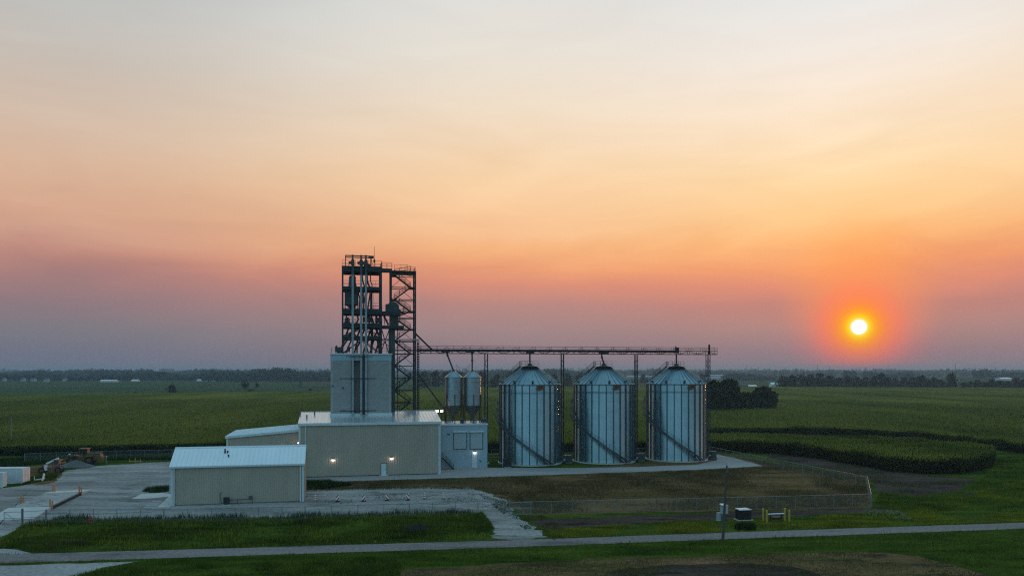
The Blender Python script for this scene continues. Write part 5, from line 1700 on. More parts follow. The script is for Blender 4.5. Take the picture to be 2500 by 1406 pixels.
obj('jack', MB().tube((-0.9, 0.2, 0), (-0.9, 0.2, 0.9), 0.06), M['whitepaint'], sr, org=(0, 0, 0))

# gravel heap
x, y = G(185, 1139)
n = 40
mb = MB()
rngh = random.Random(4)
vs = [(0, 0, 1.35)]
rings = 7
for k in range(1, rings + 1):
    f = k / rings
    for i in range(n):
        a = 2 * PI * i / n
        rr = f * (2.6 + 0.5 * math.sin(2 * a + 1) + rngh.uniform(-0.15, 0.15))
        vs.append((rr * 1.25 * math.cos(a), rr * 0.8 * math.sin(a), max(-0.05, 1.35 * (1 - f) ** 1.05 + rngh.uniform(-0.06, 0.06)) if k < rings else -0.05))
fs = [(0, 1 + i, 1 + (i + 1) % n) for i in range(n)]
for k in range(rings - 1):
    fs += [(1 + k * n + i, 1 + (k + 1) * n + i, 1 + (k + 1) * n + (i + 1) % n, 1 + k * n + (i + 1) % n) for i in range(n)]
mb.add(vs, fs)
hp = obj('gravel_heap', mb, M['g_heap'], None, False)
hp.location = (x, y, 0)
tag(hp, 'low heap of grey gravel in front of the yellow loader', 'gravel heap')


# ------------------------------------------------------------------ machines
def wheel(parent, x, y, z, r, w):
    t = MB()
    prof = [(r * 0.55, -w / 2), (r * 0.9, -w / 2), (r, -w * 0.3), (r, w * 0.3), (r * 0.9, w / 2), (r * 0.55, w / 2)]
    n = 20
    for (rr, yy) in prof:
        pass
    vs, fs = [], []
    for (rr, yy) in prof:
        vs += [(x + rr * math.cos(2 * PI * i / n), y + yy, z + rr * math.sin(2 * PI * i / n)) for i in range(n)]
    for k in range(len(prof) - 1):
        fs += [(k * n + i, k * n + (i + 1) % n, (k + 1) * n + (i + 1) % n, (k + 1) * n + i) for i in range(n)]
    t.add(vs, fs)
    wh = obj('wheel', t, M['rubber'], parent, True, org=(0, 0, 0))
    obj('rim', MB().tube((x, y - w * 0.36, z), (x, y + w * 0.36, z), r * 0.545, r * 0.545, 14), M['yellow'], wh, True, org=(0, 0, 0))
    return wh


x, y = G(203, 1132)
ld_ = thing('wheel_loader', 'old yellow wheel loader with raised cab parked behind the gravel heap', 'wheel loader', (x, y, 0), R(8))
for wx in (-1.9, 1.45):
    for wy in (-1.05, 1.05):
        wheel(ld_, wx, wy, 0.82, 0.82, 0.62)
obj('rear_body', MB().prism([(0.3, -0.75, 0.75), (3.6, -0.75, 0.75), (3.7, -0.75, 1.2), (3.5, -0.75, 1.95), (0.9, -0.75, 2.05), (0.3, -0.75, 1.6)], (0, 1.5, 0)), M['yellow'], ld_, org=(0, 0, 0))
obj('hood', MB().box(1.1, 3.35, -0.6, 0.6, 2.053, 2.22), M['machine'], ld_, org=(0, 0, 0))
obj('counterweight', MB().box(3.2, 3.95, -1.0, 1.0, 0.62, 1.35), M['yellow'], ld_, org=(0, 0, 0))
obj('front_frame', MB().prism([(-2.4, -0.5, 0.7), (0.25, -0.5, 0.7), (0.25, -0.5, 1.4), (-1.5, -0.5, 1.9), (-2.4, -0.5, 1.4)], (0, 1.0, 0)), M['yellow'], ld_, org=(0, 0, 0))
obj('fender', MB().prism([(0.6, -1.4, 1.6), (2.3, -1.4, 1.6), (2.3, -1.4, 1.72), (0.6, -1.4, 1.72)], (0, 0.62, 0)).prism([(-2.7, -1.4, 1.72), (-1.1, -1.4, 1.72), (-1.1, -1.4, 1.82), (-2.7, -1.4, 1.82)], (0, 0.62, 0)), M['yellow'], ld_, org=(0, 0, 0))
cab = obj('cab', MB().box(-0.45, -0.35, -0.72, 0.72, 1.7, 3.0).box(0.95, 1.05, -0.72, 0.72, 2.06, 3.0).box(-0.349, 0.949, 0.62, 0.72, 1.7, 1.9).box(-0.349, 0.28, -0.72, -0.62, 1.7, 2.0), M['yellow'], ld_, org=(0, 0, 0))
obj('cab_roof', MB().box(-0.6, 1.2, -0.85, 0.85, 3.003, 3.16), M['yellow'], cab, org=(0, 0, 0))
obj('glass', MB().box(-0.34, 0.94, -0.66, 0.6, 2.06, 2.99), M['glass'], cab, org=(0, 0, 0))
for sy in (-0.62, 0.62):
    obj('lift_arm', MB().bar((-1.4, sy, 1.9), (-3.2, sy, 1.15), 0.16, 0.34).bar((-3.2, sy, 1.15), (-4.0, sy, 0.5), 0.16, 0.3), M['yellow'], ld_, org=(0, 0, 0))
obj('bucket', MB().prism([(-3.95, -1.35, 0.9), (-3.8, -1.35, 0.2), (-4.9, -1.35, 0.08), (-5.0, -1.35, 0.16), (-4.05, -1.35, 0.35), (-4.2, -1.35, 0.95)], (0, 2.7, 0)), M['orange'], ld_, org=(0, 0, 0))
obj('exhaust', MB().tube((2.2, -0.2, 2.223), (2.2, -0.2, 2.75), 0.07), M['black'], ld_, org=(0, 0, 0))
obj('work_light', MB().box(-2.5, -2.2, -0.7, -0.45, 1.95, 2.15).bar((-2.35, -0.55, 1.6), (-2.35, -0.55, 1.95), 0.05), M['whitepaint'], ld_, org=(0, 0, 0))

x, y = G(125, 1154)
tl = thing('telehandler', 'faded red telehandler with white folded boom beside the gravel', 'telehandler', (x, y, 0), R(14))
for wx in (-1.35, 1.35):
    for wy in (-0.8, 0.8):
        wheel(tl, wx, wy, 0.6, 0.6, 0.42)
obj('chassis', MB().prism([(-1.7, -0.5, 0.5), (1.75, -0.5, 0.5), (1.85, -0.5, 0.95), (0.8, -0.5, 1.2), (-1.5, -0.5, 1.05)], (0, 1.0, 0)), M['redpaint'], tl, org=(0, 0, 0))
obj('engine_cover', MB().box(-0.9, -0.45, -0.98, -0.52, 0.55, 1.55), M['whitepaint'], tl, org=(0, 0, 0))
fr_ = MB().box(0.55, 0.65, -0.55, 0.55, 1.2, 2.35).box(1.3, 1.4, -0.55, 0.55, 1.1, 2.35).box(0.5, 1.5, -0.6, 0.6, 2.353, 2.45).box(0.651, 1.299, -0.55, -0.48, 1.15, 1.6)
cb_ = obj('cab', fr_, M['redpaint'], tl, org=(0, 0, 0))
obj('glass', MB().box(0.66, 1.29, -0.46, 0.46, 1.62, 2.34), M['glass'], cb_, org=(0, 0, 0))
bm_ = obj('boom', MB().bar((1.25, -0.15, 2.7), (-0.75, -0.15, 1.75), 0.3, 0.32), M['whitepaint'], tl, org=(0, 0, 0))
obj('inner_boom', MB().bar((-0.75, -0.15, 1.75), (-1.5, -0.15, 1.38), 0.2, 0.22), M['redpaint'], bm_, org=(0, 0, 0))
obj('boom_post', MB().bar((1.15, -0.15, 2.6), (1.55, -0.15, 1.1), 0.24).bar((0.3, -0.15, 1.1), (0.1, -0.15, 2.1), 0.12), M['redpaint'], tl, org=(0, 0, 0))
obj('fork', MB().bar((-1.5, -0.4, 1.3), (-1.6, -0.4, 0.35), 0.1).bar((-1.5, 0.3, 1.3), (-1.6, 0.3, 0.35), 0.1).bar((-1.6, -0.4, 0.3), (-2.5, -0.4, 0.25), 0.1, 0.06).bar((-1.6, 0.3, 0.3), (-2.5, 0.3, 0.25), 0.1, 0.06), M['black'], tl, org=(0, 0, 0))

# short barrier behind the yard (yellow frame with three uprights)
x, y = G(330, 1129)
yb = thing('barrier_frame', 'low yellow frame with three small uprights at the back edge of the yard', 'barrier', (x, y, 0), TH)
obj('rail', MB().box(-1.2, 1.2, -0.05, 0.05, 0.25, 0.36), M['safety_yellow'], yb, org=(0, 0, 0))
obj('post', MB().box(-1.1, -0.98, -0.06, 0.06, 0, 0.8).box(-0.06, 0.06, -0.062, 0.062, 0, 0.95).box(0.98, 1.1, -0.06, 0.06, 0, 0.8), M['orange'], yb, org=(0, 0, 0))
x, y = G(260, 1130)
sp_ = thing('standpipe', 'slim pale standpipe with a knob right of the loader', 'standpipe', (x, y, 0))
obj('pipe', MB().tube((0, 0, 0), (0, 0, 1.25), 0.06), M['cabinet'], sp_, org=(0, 0, 0))
obj('knob', MB().lathe([(0.03, 1.2), (0.14, 1.27), (0.14, 1.36), (0.03, 1.42)], 10, 0, 0, True, True), M['whitepaint'], sp_, org=(0, 0, 0))

# fire hydrant
x, y = G(221, 1277)
hy = thing('fire_hydrant', 'dark red fire hydrant among the tall weeds by the yard fence', 'fire hydrant', (x, y, 0))
obj('barrel', MB().lathe([(0.17, 0), (0.17, 0.06), (0.12, 0.08), (0.12, 0.66), (0.18, 0.70), (0.18, 0.75), (0.13, 0.86), (0.06, 0.95), (0.05, 1.0)], 16, 0, 0, True, True), M['red'], hy, True, org=(0, 0, 0))
obj('nozzle', MB().tube((-0.26, 0, 0.52), (0.26, 0, 0.52), 0.07, 0.07, 10).tube((0, -0.26, 0.46), (0, -0.1, 0.46), 0.09, 0.09, 10), M['red'], hy, org=(0, 0, 0))
obj('cap', MB().tube((0, -0.3, 0.46), (0, -0.263, 0.46), 0.1, 0.1, 8).tube((-0.3, 0, 0.52), (-0.263, 0, 0.52), 0.08, 0.08, 8).tube((0.263, 0, 0.52), (0.3, 0, 0.52), 0.08, 0.08, 8), M['red'], hy, org=(0, 0, 0))

# ------------------------------------------------------------------ roadside utility group
x, y = G(1764.5, 1320)
pl_ = thing('utility_pole', 'slim dark wooden pole leaning slightly right beside the road', 'pole', (x, y, 0))
topx = (1774.5 - CXP) / FOC * y - x
obj('pole', MB().tube((0, 0, -0.1), (topx, 0, 8.35), 0.17, 0.10, 10), M['wood_pole'], pl_, True, org=(0, 0, 0))
obj('fitting', MB().box(topx - 0.13, topx + 0.13, -0.2, -0.11, 7.6, 7.9).tube((topx, 0, 8.36), (topx, 0, 8.6), 0.03), M['steel'], pl_, org=(0, 0, 0))
x, y = G(1768, 1271)
cbn = thing('electric_cabinet', 'tall grey electric cabinet on a stand beside the roadside pole', 'cabinet', (x, y, 0), TH)
obj('body', MB().box(-0.42, 0.42, -0.25, 0.25, 0.9, 2.0), M['cabinet'], cbn, org=(0, 0, 0))
obj('door', MB().box(-0.38, 0.38, -0.29, -0.253, 0.95, 1.95), M['cabinet'], cbn, org=(0, 0, 0))
obj('hood', MB().prism([(-0.5, -0.38, 2.003), (-0.5, 0.28, 2.003), (-0.5, 0.28, 2.16), (-0.5, -0.38, 2.06)], (0.62, 0, 0)), M['whitepaint'], cbn, org=(0, 0, 0))
obj('stand', MB().box(-0.36, -0.26, -0.08, 0.08, 0, 0.897).box(0.26, 0.36, -0.08, 0.08, 0, 0.897), M['steel'], cbn, org=(0, 0, 0))
x, y = G(1757, 1270)
cbn = thing('electric_cabinet', 'short grey electric cabinet low behind the roadside pole', 'cabinet', (x, y, 0), TH)
obj('body', MB().box(-0.35, 0.35, -0.2, 0.2, 0.1, 1.0), M['cabinet'], cbn, org=(0, 0, 0))
obj('door', MB().box(-0.3, 0.3, -0.24, -0.203, 0.15, 0.95), M['cabinet'], cbn, org=(0, 0, 0))
obj('plinth', MB().box(-0.4, 0.4, -0.25, 0.25, 0, 0.097), M['pad'], cbn, org=(0, 0, 0))
x, y = G(1815, 1268)
gn = thing('transformer_box', 'black transformer box with a pale lid right of the roadside pole', 'transformer', (x, y, 0), TH)
obj('body', MB().box(-0.85, 0.8, -0.55, 0.55, 0.08, 1.3), M['black'], gn, org=(0, 0, 0))
obj('lid', MB().prism([(-0.85, -0.6, 1.303), (-0.85, 0.6, 1.303), (-0.85, 0.55, 1.42), (-0.85, -0.55, 1.42)], (1.5, 0, 0)), M['whitepaint'], gn, org=(0, 0, 0))
obj('side_step', MB().box(0.655, 0.9, -0.5, 0.5, 1.303, 1.34), M['whitepaint'], gn, org=(0, 0, 0))
obj('plinth', MB().box(-1.0, 1.0, -0.7, 0.7, 0, 0.077), M['pad'], gn, org=(0, 0, 0))
for px, py, h, lab in ((1863, 1271, 1.5, 'yellow bollard at the left back of the roadside pipe'), (1872, 1276, 1.5, 'yellow bollard at the left front of the roadside pipe'), (1916, 1270, 1.5, 'yellow bollard at the right back, touching the end of the roadside pipe'), (1927, 1273, 1.4, 'yellow bollard farthest right beside the roadside pipe')):
    x, y = G(px, py)
    root = thing('bollard', lab, 'bollard', (x, y, 0), 0, 'yellow bollards at the roadside pipe')
    obj('post', MB().tube((0, 0, 0), (0, 0, h), 0.12, 0.12, 12), M['safety_yellow'], root, True, org=(0, 0, 0))
    obj('cap', MB().lathe([(0.12, h), (0.1, h + 0.05), (0.04, h + 0.09)], 12, 0, 0, False, True), M['safety_yellow'], root, True, org=(0, 0, 0))
a, b2 = G(1875, 1274), G(1914, 1272)
a, b2 = Vector((a[0], a[1], 0)), Vector((b2[0], b2[1], 0))
pr = thing('pipe_riser', 'low pale horizontal pipe with dark valves between the yellow bollards', 'pipe', tuple((a + b2) / 2), 0)
c_ = (a + b2) / 2
obj('pipe', MB().tube(a - c_ + Vector((0, 0, 0.98)), b2 - c_ + Vector((0, 0, 0.98)), 0.09, 0.09, 10), M['whitepaint'], pr, True, org=(0, 0, 0))
d = (b2 - a)
obj('valve', MB().tube(d * 0.35 + Vector((0, 0, 0.0)), d * 0.35 + Vector((0, 0, 0.9)), 0.1).tube(d * -0.35, d * -0.35 + Vector((0, 0, 0.9)), 0.1).box(-0.5, 0.5, -0.18, 0.18, 0.3, 0.62), M['black'], pr, org=(0, 0, 0))
x, y = G(1820, 1291)
blades('roadside_shrub', [(x - 1.1, y - 0.6), (x + 1.1, y - 0.6), (x + 1.1, y + 0.6), (x - 1.1, y + 0.6)], 1500, 0.3, 0.7, 0.09, M['weed'])
# pole in the left field
x, y = G(28, 1092)
fp = thing('utility_pole', 'thin pole standing alone in the left cornfield', 'pole', (x, y, 0))
obj('pole', MB().tube((0, 0, 0), (0, 0, 7.6), 0.12, 0.08, 8), M['galv_post'], fp, True, org=(0, 0, 0))
obj('fitting', MB().box(-0.12, 0.12, -0.12, 0.12, 7.61, 7.9), M['black'], fp, org=(0, 0, 0))


# ------------------------------------------------------------------ trees
def leaf_cloud(n, blobs, size, r):
    """leaf clumps inside a set of ellipsoid blobs: (cx,cy,cz,rx,ry,rz)"""
    w = np.array([b[3] * b[4] * b[5] for b in blobs]) ** 0.67
    k = r.choice(len(blobs), n, p=w / w.sum())
    B = np.array(blobs)[k]
    d = r.normal(size=(n, 3))
    d /= np.linalg.norm(d, axis=1)[:, None]
    rad = r.uniform(0.15, 1.0, n) ** 0.45
    rad *= 1 + 0.18 * np.sin(d[:, 0] * 7 + k) * np.cos(d[:, 2] * 6 + k * 2)
    c = B[:, :3] + d * B[:, 3:] * rad[:, None]
    a = r.normal(size=(n, 3))
    a /= np.linalg.norm(a, axis=1)[:, None]
    b = np.cross(a, r.normal(size=(n, 3)))
    b /= np.linalg.norm(b, axis=1)[:, None]
    s = size * r.uniform(0.5, 1.35, n)[:, None]
    co = np.empty((n, 4, 3))
    co[:, 0] = c - a * s * 0.6
    co[:, 1] = c + b * s * 0.42
    co[:, 2] = c + a * s * 0.6
    co[:, 3] = c - b * s * 0.42
    return co.reshape(-1, 3)


def tree_mesh(name, h, w, seed, n, size, leafmat, bushy=False):
    r = np.random.default_rng(seed)
    blobs = []
    base = 0.0 if bushy else 0.2
    for i in range(12):
        a = r.uniform(0, 2 * PI)
        f = r.uniform(base + 0.12, 0.86)
        prof = math.sin(PI * min(1, max(0.12, (f - base + 0.12) / (1.1 - base)))) ** 0.7
        rr = w * 0.30 * prof * r.uniform(0.4, 1.1)
        q = w * 0.5 * r.uniform(0.38, 0.58) * prof
        blobs.append((math.cos(a) * rr, math.sin(a) * rr, h * f, q, q, q * r.uniform(0.7, 1.0)))
    blobs.append((0, 0, h * 0.62, w * 0.33, w * 0.33, h * 0.3))
    if bushy:
        for i in range(5):
            a = 2 * PI * i / 5 + r.uniform(0, 1)
            blobs.append((math.cos(a) * w * 0.24, math.sin(a) * w * 0.24, h * 0.2, w * 0.19, w * 0.19, h * 0.18))
        for i in range(3):
            a = 2 * PI * i / 3 + r.uniform(0, 1)
            blobs.append((math.cos(a) * w * 0.09, math.sin(a) * w * 0.09, h * r.uniform(0.74, 0.86), w * 0.17, w * 0.17, h * 0.13))
    co = leaf_cloud(n, blobs, size, r)
    co[:, 2] = np.clip(co[:, 2], 0.1, None)
    top = co[:, 2].max()
    co[:, 2] *= h / top
    me = tri_mesh(name + '_crown', co, np.arange(len(co)).reshape(-1, 4), leafmat)
    tb = MB()
    tb.tube((0, 0, -0.1), (0.1, 0, h * 0.35), w * 0.04, w * 0.026, 8)
    tb.tube((0.1, 0, h * 0.35), (0, 0.1, h * 0.75), w * 0.026, w * 0.008, 7)
    for i in range(5):
        b = blobs[i]
        tb.tube((0.05, 0, h * r.uniform(0.22, 0.45)), (b[0] * 0.8, b[1] * 0.8, b[2]), w * 0.014, w * 0.005, 6)
    return me, tb


def plant_tree(px, base_y, top_y, wpx, label, seed, n=1500, group=None, leafm='leaf', bushy=True, kind='tree'):
    x, d = G(px, base_y)
    h = EYE - (top_y - HOR) / FOC * d
    w = wpx / FOC * d
    root = thing(kind, label, 'tree' if kind == 'tree' else 'bush', (x, d, 0), 0, group)
    me, tb = tree_mesh(kind, h, w, seed, n, max(0.5, min(w, h) * 0.085), M[leafm], bushy)
    o = bpy.data.objects.new('crown', me)
    link(o, root)
    obj('trunk', tb, M['bark'], root, True, org=(0, 0, 0))
    return root


# the clump behind the right end bin
plant_tree(1742, 1011, 926, 84, 'dark broad tree partly hidden behind the right end bin', 31, 3600, 'dark trees right of the bins')
plant_tree(1781, 1010, 920, 76, 'tallest dome shaped tree of the dark clump right of the bins', 32, 4200, 'dark trees right of the bins')
plant_tree(1822, 1008, 954, 62, 'low bushy tree filling the dip in the dark clump', 33, 2200, 'dark trees right of the bins')
plant_tree(1860, 1007, 937, 80, 'rounded tree at the right end of the dark clump', 34, 3600, 'dark trees right of the bins')
# lone trees left
plant_tree(420, 957.5, 938, 30, 'single dark round tree alone in the left fields', 41, 1400, None, 'leaf2', True)
plant_tree(598, 953, 930, 30, 'ragged open tree in the left field, taller of a pair', 42, 500, 'pair of field trees at the left', 'leaf2', False)
plant_tree(627, 951, 932.5, 13, 'slim small tree right of the ragged field tree', 43, 350, 'pair of field trees at the left', 'leaf2', False)
plant_tree(610, 955, 948, 24, 'low bush at the foot of the ragged field tree', 44, 400, None, 'leaf2', True, 'bush')
plant_tree(142, 965, 960, 32, 'long low bush on the far field margin at the left', 45, 500, 'bushes on the far field margin', 'leaf2', True, 'bush')
plant_tree(172, 965, 961, 15, 'small low bush just right of the long bush on the far margin', 46, 250, 'bushes on the far field margin', 'leaf2', True, 'bush')
plant_tree(329, 960, 956.5, 9, 'tiny bush left of the lone tree on the far margin', 47, 150, 'bushes on the far field margin', 'leaf2', True, 'bush')
plant_tree(757, 953, 948.5, 13, 'small dark bush just left of the silo in the far field', 48, 250, 'bushes on the far field margin', 'leaf2', True, 'bush')
plant_tree(733, 946, 931, 12, 'pale slim tree on the far field corner left of the silo', 49, 300, None, 'hazed_leaf', True)

# the right treeline: each tree of its own
protos = []
for i in range(5):
    me, tb = tree_mesh('tree', 15.0, 13.0 + i, 60 + i, 900, 1.15, M['leaf2'], True)
    protos.append((me, tb))
proto_trunks = []
tl_px = [(668, 206, 120), (735, 198, 110), (800, 192, 100), (870, 190, 110), (945, 184, 120), (1020, 202, 110), (1085, 217, 90), (1150, 206, 90), (1222, 212, 100), (1292, 217, 90), (1352, 208, 80), (1408, 184, 110), (1462, 218, 80), (1520, 224, 90), (1585, 218, 100), (1650, 214, 80), (1712, 200, 110), (1755, 222, 70), (1815, 216, 90), (1870, 236, 70), (1945, 180, 110), (2040, 256, 80), (2095, 250, 80), (2145, 238, 80), (2200, 252, 70), (2252, 234, 80), (2315, 240, 80), (2375, 250, 70), (2440, 220, 100), (2495, 234, 80)]
ords = ['first', 'second', 'third', 'fourth', 'fifth', 'sixth', 'seventh', 'eighth', 'ninth', 'tenth', 'eleventh', 'twelfth', 'thirteenth', 'fourteenth', 'fifteenth', 'sixteenth', 'seventeenth', 'eighteenth', 'nineteenth', 'twentieth', 'twenty-first', 'twenty-second', 'twenty-third', 'twenty-fourth', 'twenty-fifth', 'twenty-sixth', 'twenty-seventh', 'twenty-eighth', 'twenty-ninth', 'thirtieth']


def far_tree(px, base_y, top_y, wpx, label, group, i):
    x, d = G(px, base_y)
    h = EYE - (top_y - HOR) / FOC * d
    w = wpx / FOC * d
    me, tb = protos[i % 5]
    root = thing('tree', label, 'tree', (x, d, 0), random.uniform(0, 6.28), group)
    root.scale = (w / (13.0 + i % 5), w / (13.0 + i % 5), h / 15.0)
    o = bpy.data.objects.new('crown', me)
    link(o, root)
    if len(proto_trunks) <= i % 5:
        t = obj('trunk', tb, M['bark'], root, True, org=(0, 0, 0))
        proto_trunks.append(t.data)
    else:
        link(bpy.data.objects.new('trunk', proto_trunks[i % 5]), root)
    return root


for i, (zx, zy, zw) in enumerate(tl_px):
    dist = 308 + 8 * (i / 30) - (i % 3)
    h_word = 'tall' if zy < 200 else ('low' if zy > 232 else 'rounded')
    far_tree(1700 + zx * 0.32, 850 + dist * 0.32, 850 + zy * 0.32, zw * 0.36, f'{h_word} dark tree, {ords[i]} from the left in the treeline beyond the right field', 'trees of the line beyond the right field', i)
mid_px = [(1034, 946, 905, 34), (1062, 945, 903, 40), (1092, 945, 902, 38), (1122, 944, 906, 36), (1176, 943, 905, 34), (1204, 946, 921, 30), (1214, 944, 911, 26), (1352, 943, 912, 30), (1386, 945, 910, 34), (1412, 944, 914, 26), (1570, 935, 912, 24), (1715, 936, 911, 28)]
mid_w = ['left of all, just right of the stair tower', 'second right of the stair tower', 'behind the roof of the hopper nearer the mill', 'in the gap behind the two hopper bins', 'just left of the first lattice mast', 'low and dark left of the first big bin', 'touching the first big bin on its left', 'just right of the first big bin roof', 'behind the second lattice mast', 'just left of the middle big bin roof', 'right of the middle big bin roof', 'right of the right end bin roof']
for i, (a, b2, c, w) in enumerate(mid_px):
    far_tree(a, b2, c, w, f'far dark tree {mid_w[i]}', 'far trees behind the bins', i)

# distant woods: one mass
def woods(name, spans, seed):
    r = np.random.default_rng(seed)
    out = []
    for (px0, px1, d0, d1, cnt, h0, h1) in spans:
        for _ in range(cnt):
            d = r.uniform(d0, d1)
            px = r.uniform(px0, px1)
            x = (px - CXP) / FOC * d
            h = h0 + (h1 - h0) * min(1.0, max(0.0, 0.45 + 0.5 * math.sin(x * 0.021 + d * 0.004) * math.sin(x * 0.0083 + 1.3 + d * 0.011) + r.uniform(-0.35, 0.4)))
            w = r.uniform(9, 18)
            h *= 0.80 + 0.28 * math.sin(px * 0.013 + 2.2) * math.sin(px * 0.031 + d * 0.002) + (0.16 if 470 < px < 830 else 0.06)
            bl = [(x, d, h * 0.55, w * 0.5, w * 0.5, h * 0.45)] + [(x + r.uniform(-w, w) * 0.4, d + r.uniform(-w, w) * 0.4, h * r.uniform(0.25, 0.7), w * 0.3, w * 0.3, h * 0.25) for _ in range(3)]
            out.append(leaf_cloud(85, bl, 3.2, r))
    co = np.concatenate(out)
    co[:, 2] = np.clip(co[:, 2], 0, None)
    me = tri_mesh(name, co, np.arange(len(co)).reshape(-1, 4), M['hazed_leaf'])
    return tag(link(bpy.data.objects.new(name, me)), kind='stuff')


woods('distant_woods', [(-150, 240, 1280, 1700, 170, 8, 15), (-150, 420, 1700, 2500, 420, 14, 23), (240, 520, 1330, 1700, 200, 8, 16), (400, 830, 1750, 2600, 420, 13, 21), (500, 830, 1230, 1500, 300, 12, 21),
                        (1000, 1500, 1600, 2600, 420, 13, 22), (1500, 1800, 2300, 3200, 340, 13, 23), (1800, 2650, 2500, 3600, 800, 14, 24), (1800, 2650, 1900, 2300, 110, 9, 16), (2060, 2230, 1500, 1600, 40, 15, 22), (2380, 2650, 1500, 1650, 60, 13, 20), (1770, 1890, 1400, 1500, 60, 9, 13), (-150, 2650, 3600, 5200, 1300, 15, 30)], 5)

# ------------------------------------------------------------------ far buildings and poles
def far_house(px0, px1, base_y, h, label, roof_c='roof', wall_c='whitepaint', rise=1.6, depth=10.0, cat='building', name='farm_building', group='far white buildings'):
    x0, d = G(px0, base_y)
    x1, _ = G(px1, base_y)
    root = thing(name, label, cat, (x0, d, 0), 0, group)
    w = x1 - x0
    obj('wall', MB().prism([(0, 0, 0), (0, depth, 0), (0, depth, h), (0, depth / 2, h + rise), (0, 0, h)], (w, 0, 0)), M[wall_c], root, org=(0, 0, 0))
    a = rise / (depth / 2)
    obj('roof', MB().prism([(-0.3, -0.4, h - 0.4 * a + 0.03), (-0.3, depth / 2, h + rise + 0.03), (-0.3, depth / 2, h + rise + 0.25), (-0.3, -0.4, h - 0.4 * a + 0.25)], (w + 0.6, 0, 0)).prism([(-0.3, depth + 0.4, h - 0.4 * a + 0.03), (-0.3, depth / 2 + 0.01, h + rise + 0.03), (-0.3, depth / 2 + 0.01, h + rise + 0.25), (-0.3, depth + 0.4, h - 0.4 * a + 0.25)], (w + 0.6, 0, 0)), M[roof_c], root, org=(0, 0, 0))
    return root


M['house_wall'] = mat('weathered_house_wall', (0.36, 0.38, 0.40), 0.7)
M['grey_roof'] = mat('grey_shingle', (0.09, 0.09, 0.095), 0.85)
far_house(1772, 1850, 926, 3.6, 'long white warehouse far away right of the right end bin', depth=25, roof_c='house_wall', wall_c='house_wall')
far_house(1735, 1776, 919, 3.0, 'farther pale warehouse left of and behind the long white one', depth=25, roof_c='house_wall', wall_c='house_wall')
far_house(1700, 1760, 927, 3.4, 'long pale shed just right of the right end bin roof', depth=20, roof_c='house_wall', wall_c='house_wall')
far_house(1533, 1592, 923.5, 3.6, 'long pale shed in the gap between middle and right big bins', depth=25, roof_c='house_wall', wall_c='house_wall')
far_house(1592, 1640, 921, 3.0, 'pale shed just left of the right end bin roof', depth=25, roof_c='house_wall', wall_c='house_wall')
far_house(1808, 1826, 948, 3.0, 'dark gabled farmhouse beyond the clump of dark trees', 'grey_roof', 'grey_roof', 3.0, 9, 'house', 'farm_house')
far_house(1829, 1848, 947, 2.0, 'low white shed beside the dark gabled farmhouse', rise=0.8, depth=8)
far_house(1884, 1901, 947.5, 3.8, 'white farmhouse at the left end of the right treeline', rise=1.8, depth=8, cat='house', name='farm_house')
far_house(2252, 2264, 945, 1.6, 'small white shed among the trees of the right treeline', rise=0.6, depth=6)
far_house(2446, 2470, 928, 3.0, 'distant white shed near the right edge of the treeline', depth=20)
far_house(244, 282, 932.5, 2.0, 'low white building on the far left field edge, left of the lone tree', rise=1.0)
far_house(320, 335, 931.5, 2.2, 'short white building on the field edge just left of the long one', rise=1.0)
far_house(480, 525, 930.5, 2.0, 'long low white building on the field edge right of the lone tree', rise=1.0)
for i, (a, b2, by, lab) in enumerate(((2, 10, 930, 'white house at the left picture edge under the far trees'), (48, 58, 931, 'white house second from the left edge under the far trees'), (72, 84, 931, 'white house third from the left edge under the far trees'), (104, 116, 932, 'tall white house between two dark trees at the far left'), (150, 160, 931, 'white house right of the dark round trees at the far left'), (264, 272, 926, 'small white house among trees above the low white building'))):
    far_house(a + (b2 - a) * 0.2, b2 - (b2 - a) * 0.1, by, 3.6, lab, 'grey_roof', 'house_wall', 2.0, 8, 'house', 'farm_house', 'white houses far at the left')

for i, (px, top, d, lab) in enumerate(((1823, 889, 2400, 'thin mast on the skyline above the long white warehouse'), (1852, 892, 2400, 'thin mast on the skyline just right of the warehouse mast'), (1996, 889, 2200, 'thin mast on the skyline left below the sun'), (2025, 893, 2400, 'short thin mast on the skyline nearly below the sun'), (2168, 888, 2200, 'thin mast on the skyline right below the sun'), (2333, 887, 2000, 'tallest thin mast on the skyline right of the sun'), (2380, 890, 2300, 'thin mast on the skyline nearest the right picture edge'), (1252, 891, 2300, 'thin mast on the skyline behind the roof of the first big bin'), (1432, 890, 2300, 'thin mast on the skyline behind the roof of the middle big bin'))):
    x = (px - CXP) / FOC * d
    h = EYE - (top - HOR) / FOC * d
    root = thing('radio_mast', lab, 'mast', (x, d, 0), 0, 'thin masts on the skyline')
    obj('mast', MB().tube((0, 0, 0), (0, 0, h), 0.55, 0.35, 6), M['dark_steel'], root, org=(0, 0, 0))
for i, (px, by, ty, lab) in enumerate(((2141, 949, 931, 'wooden pole in front of the right treeline below the sun'), (2210, 950, 932, 'wooden pole in front of the right treeline, right of the sun'), (2374, 951, 938, 'short wooden pole in front of the treeline near the right edge'))):
    x, d = G(px, by)
    root = thing('utility_pole', lab, 'pole', (x, d, 0), 0, 'wooden poles by the right treeline')
    obj('pole', MB().tube((0, 0, 0), (0, 0, EYE - (ty - HOR) / FOC * d), 0.2, 0.14, 6), M['galv_post'], root, org=(0, 0, 0))
    obj('crossarm', MB().box(-1.0, 1.0, -0.08, 0.08, EYE - (ty - HOR) / FOC * d - 0.8, EYE - (ty - HOR) / FOC * d - 0.6), M['wood_pole'], root, org=(0, 0, 0))

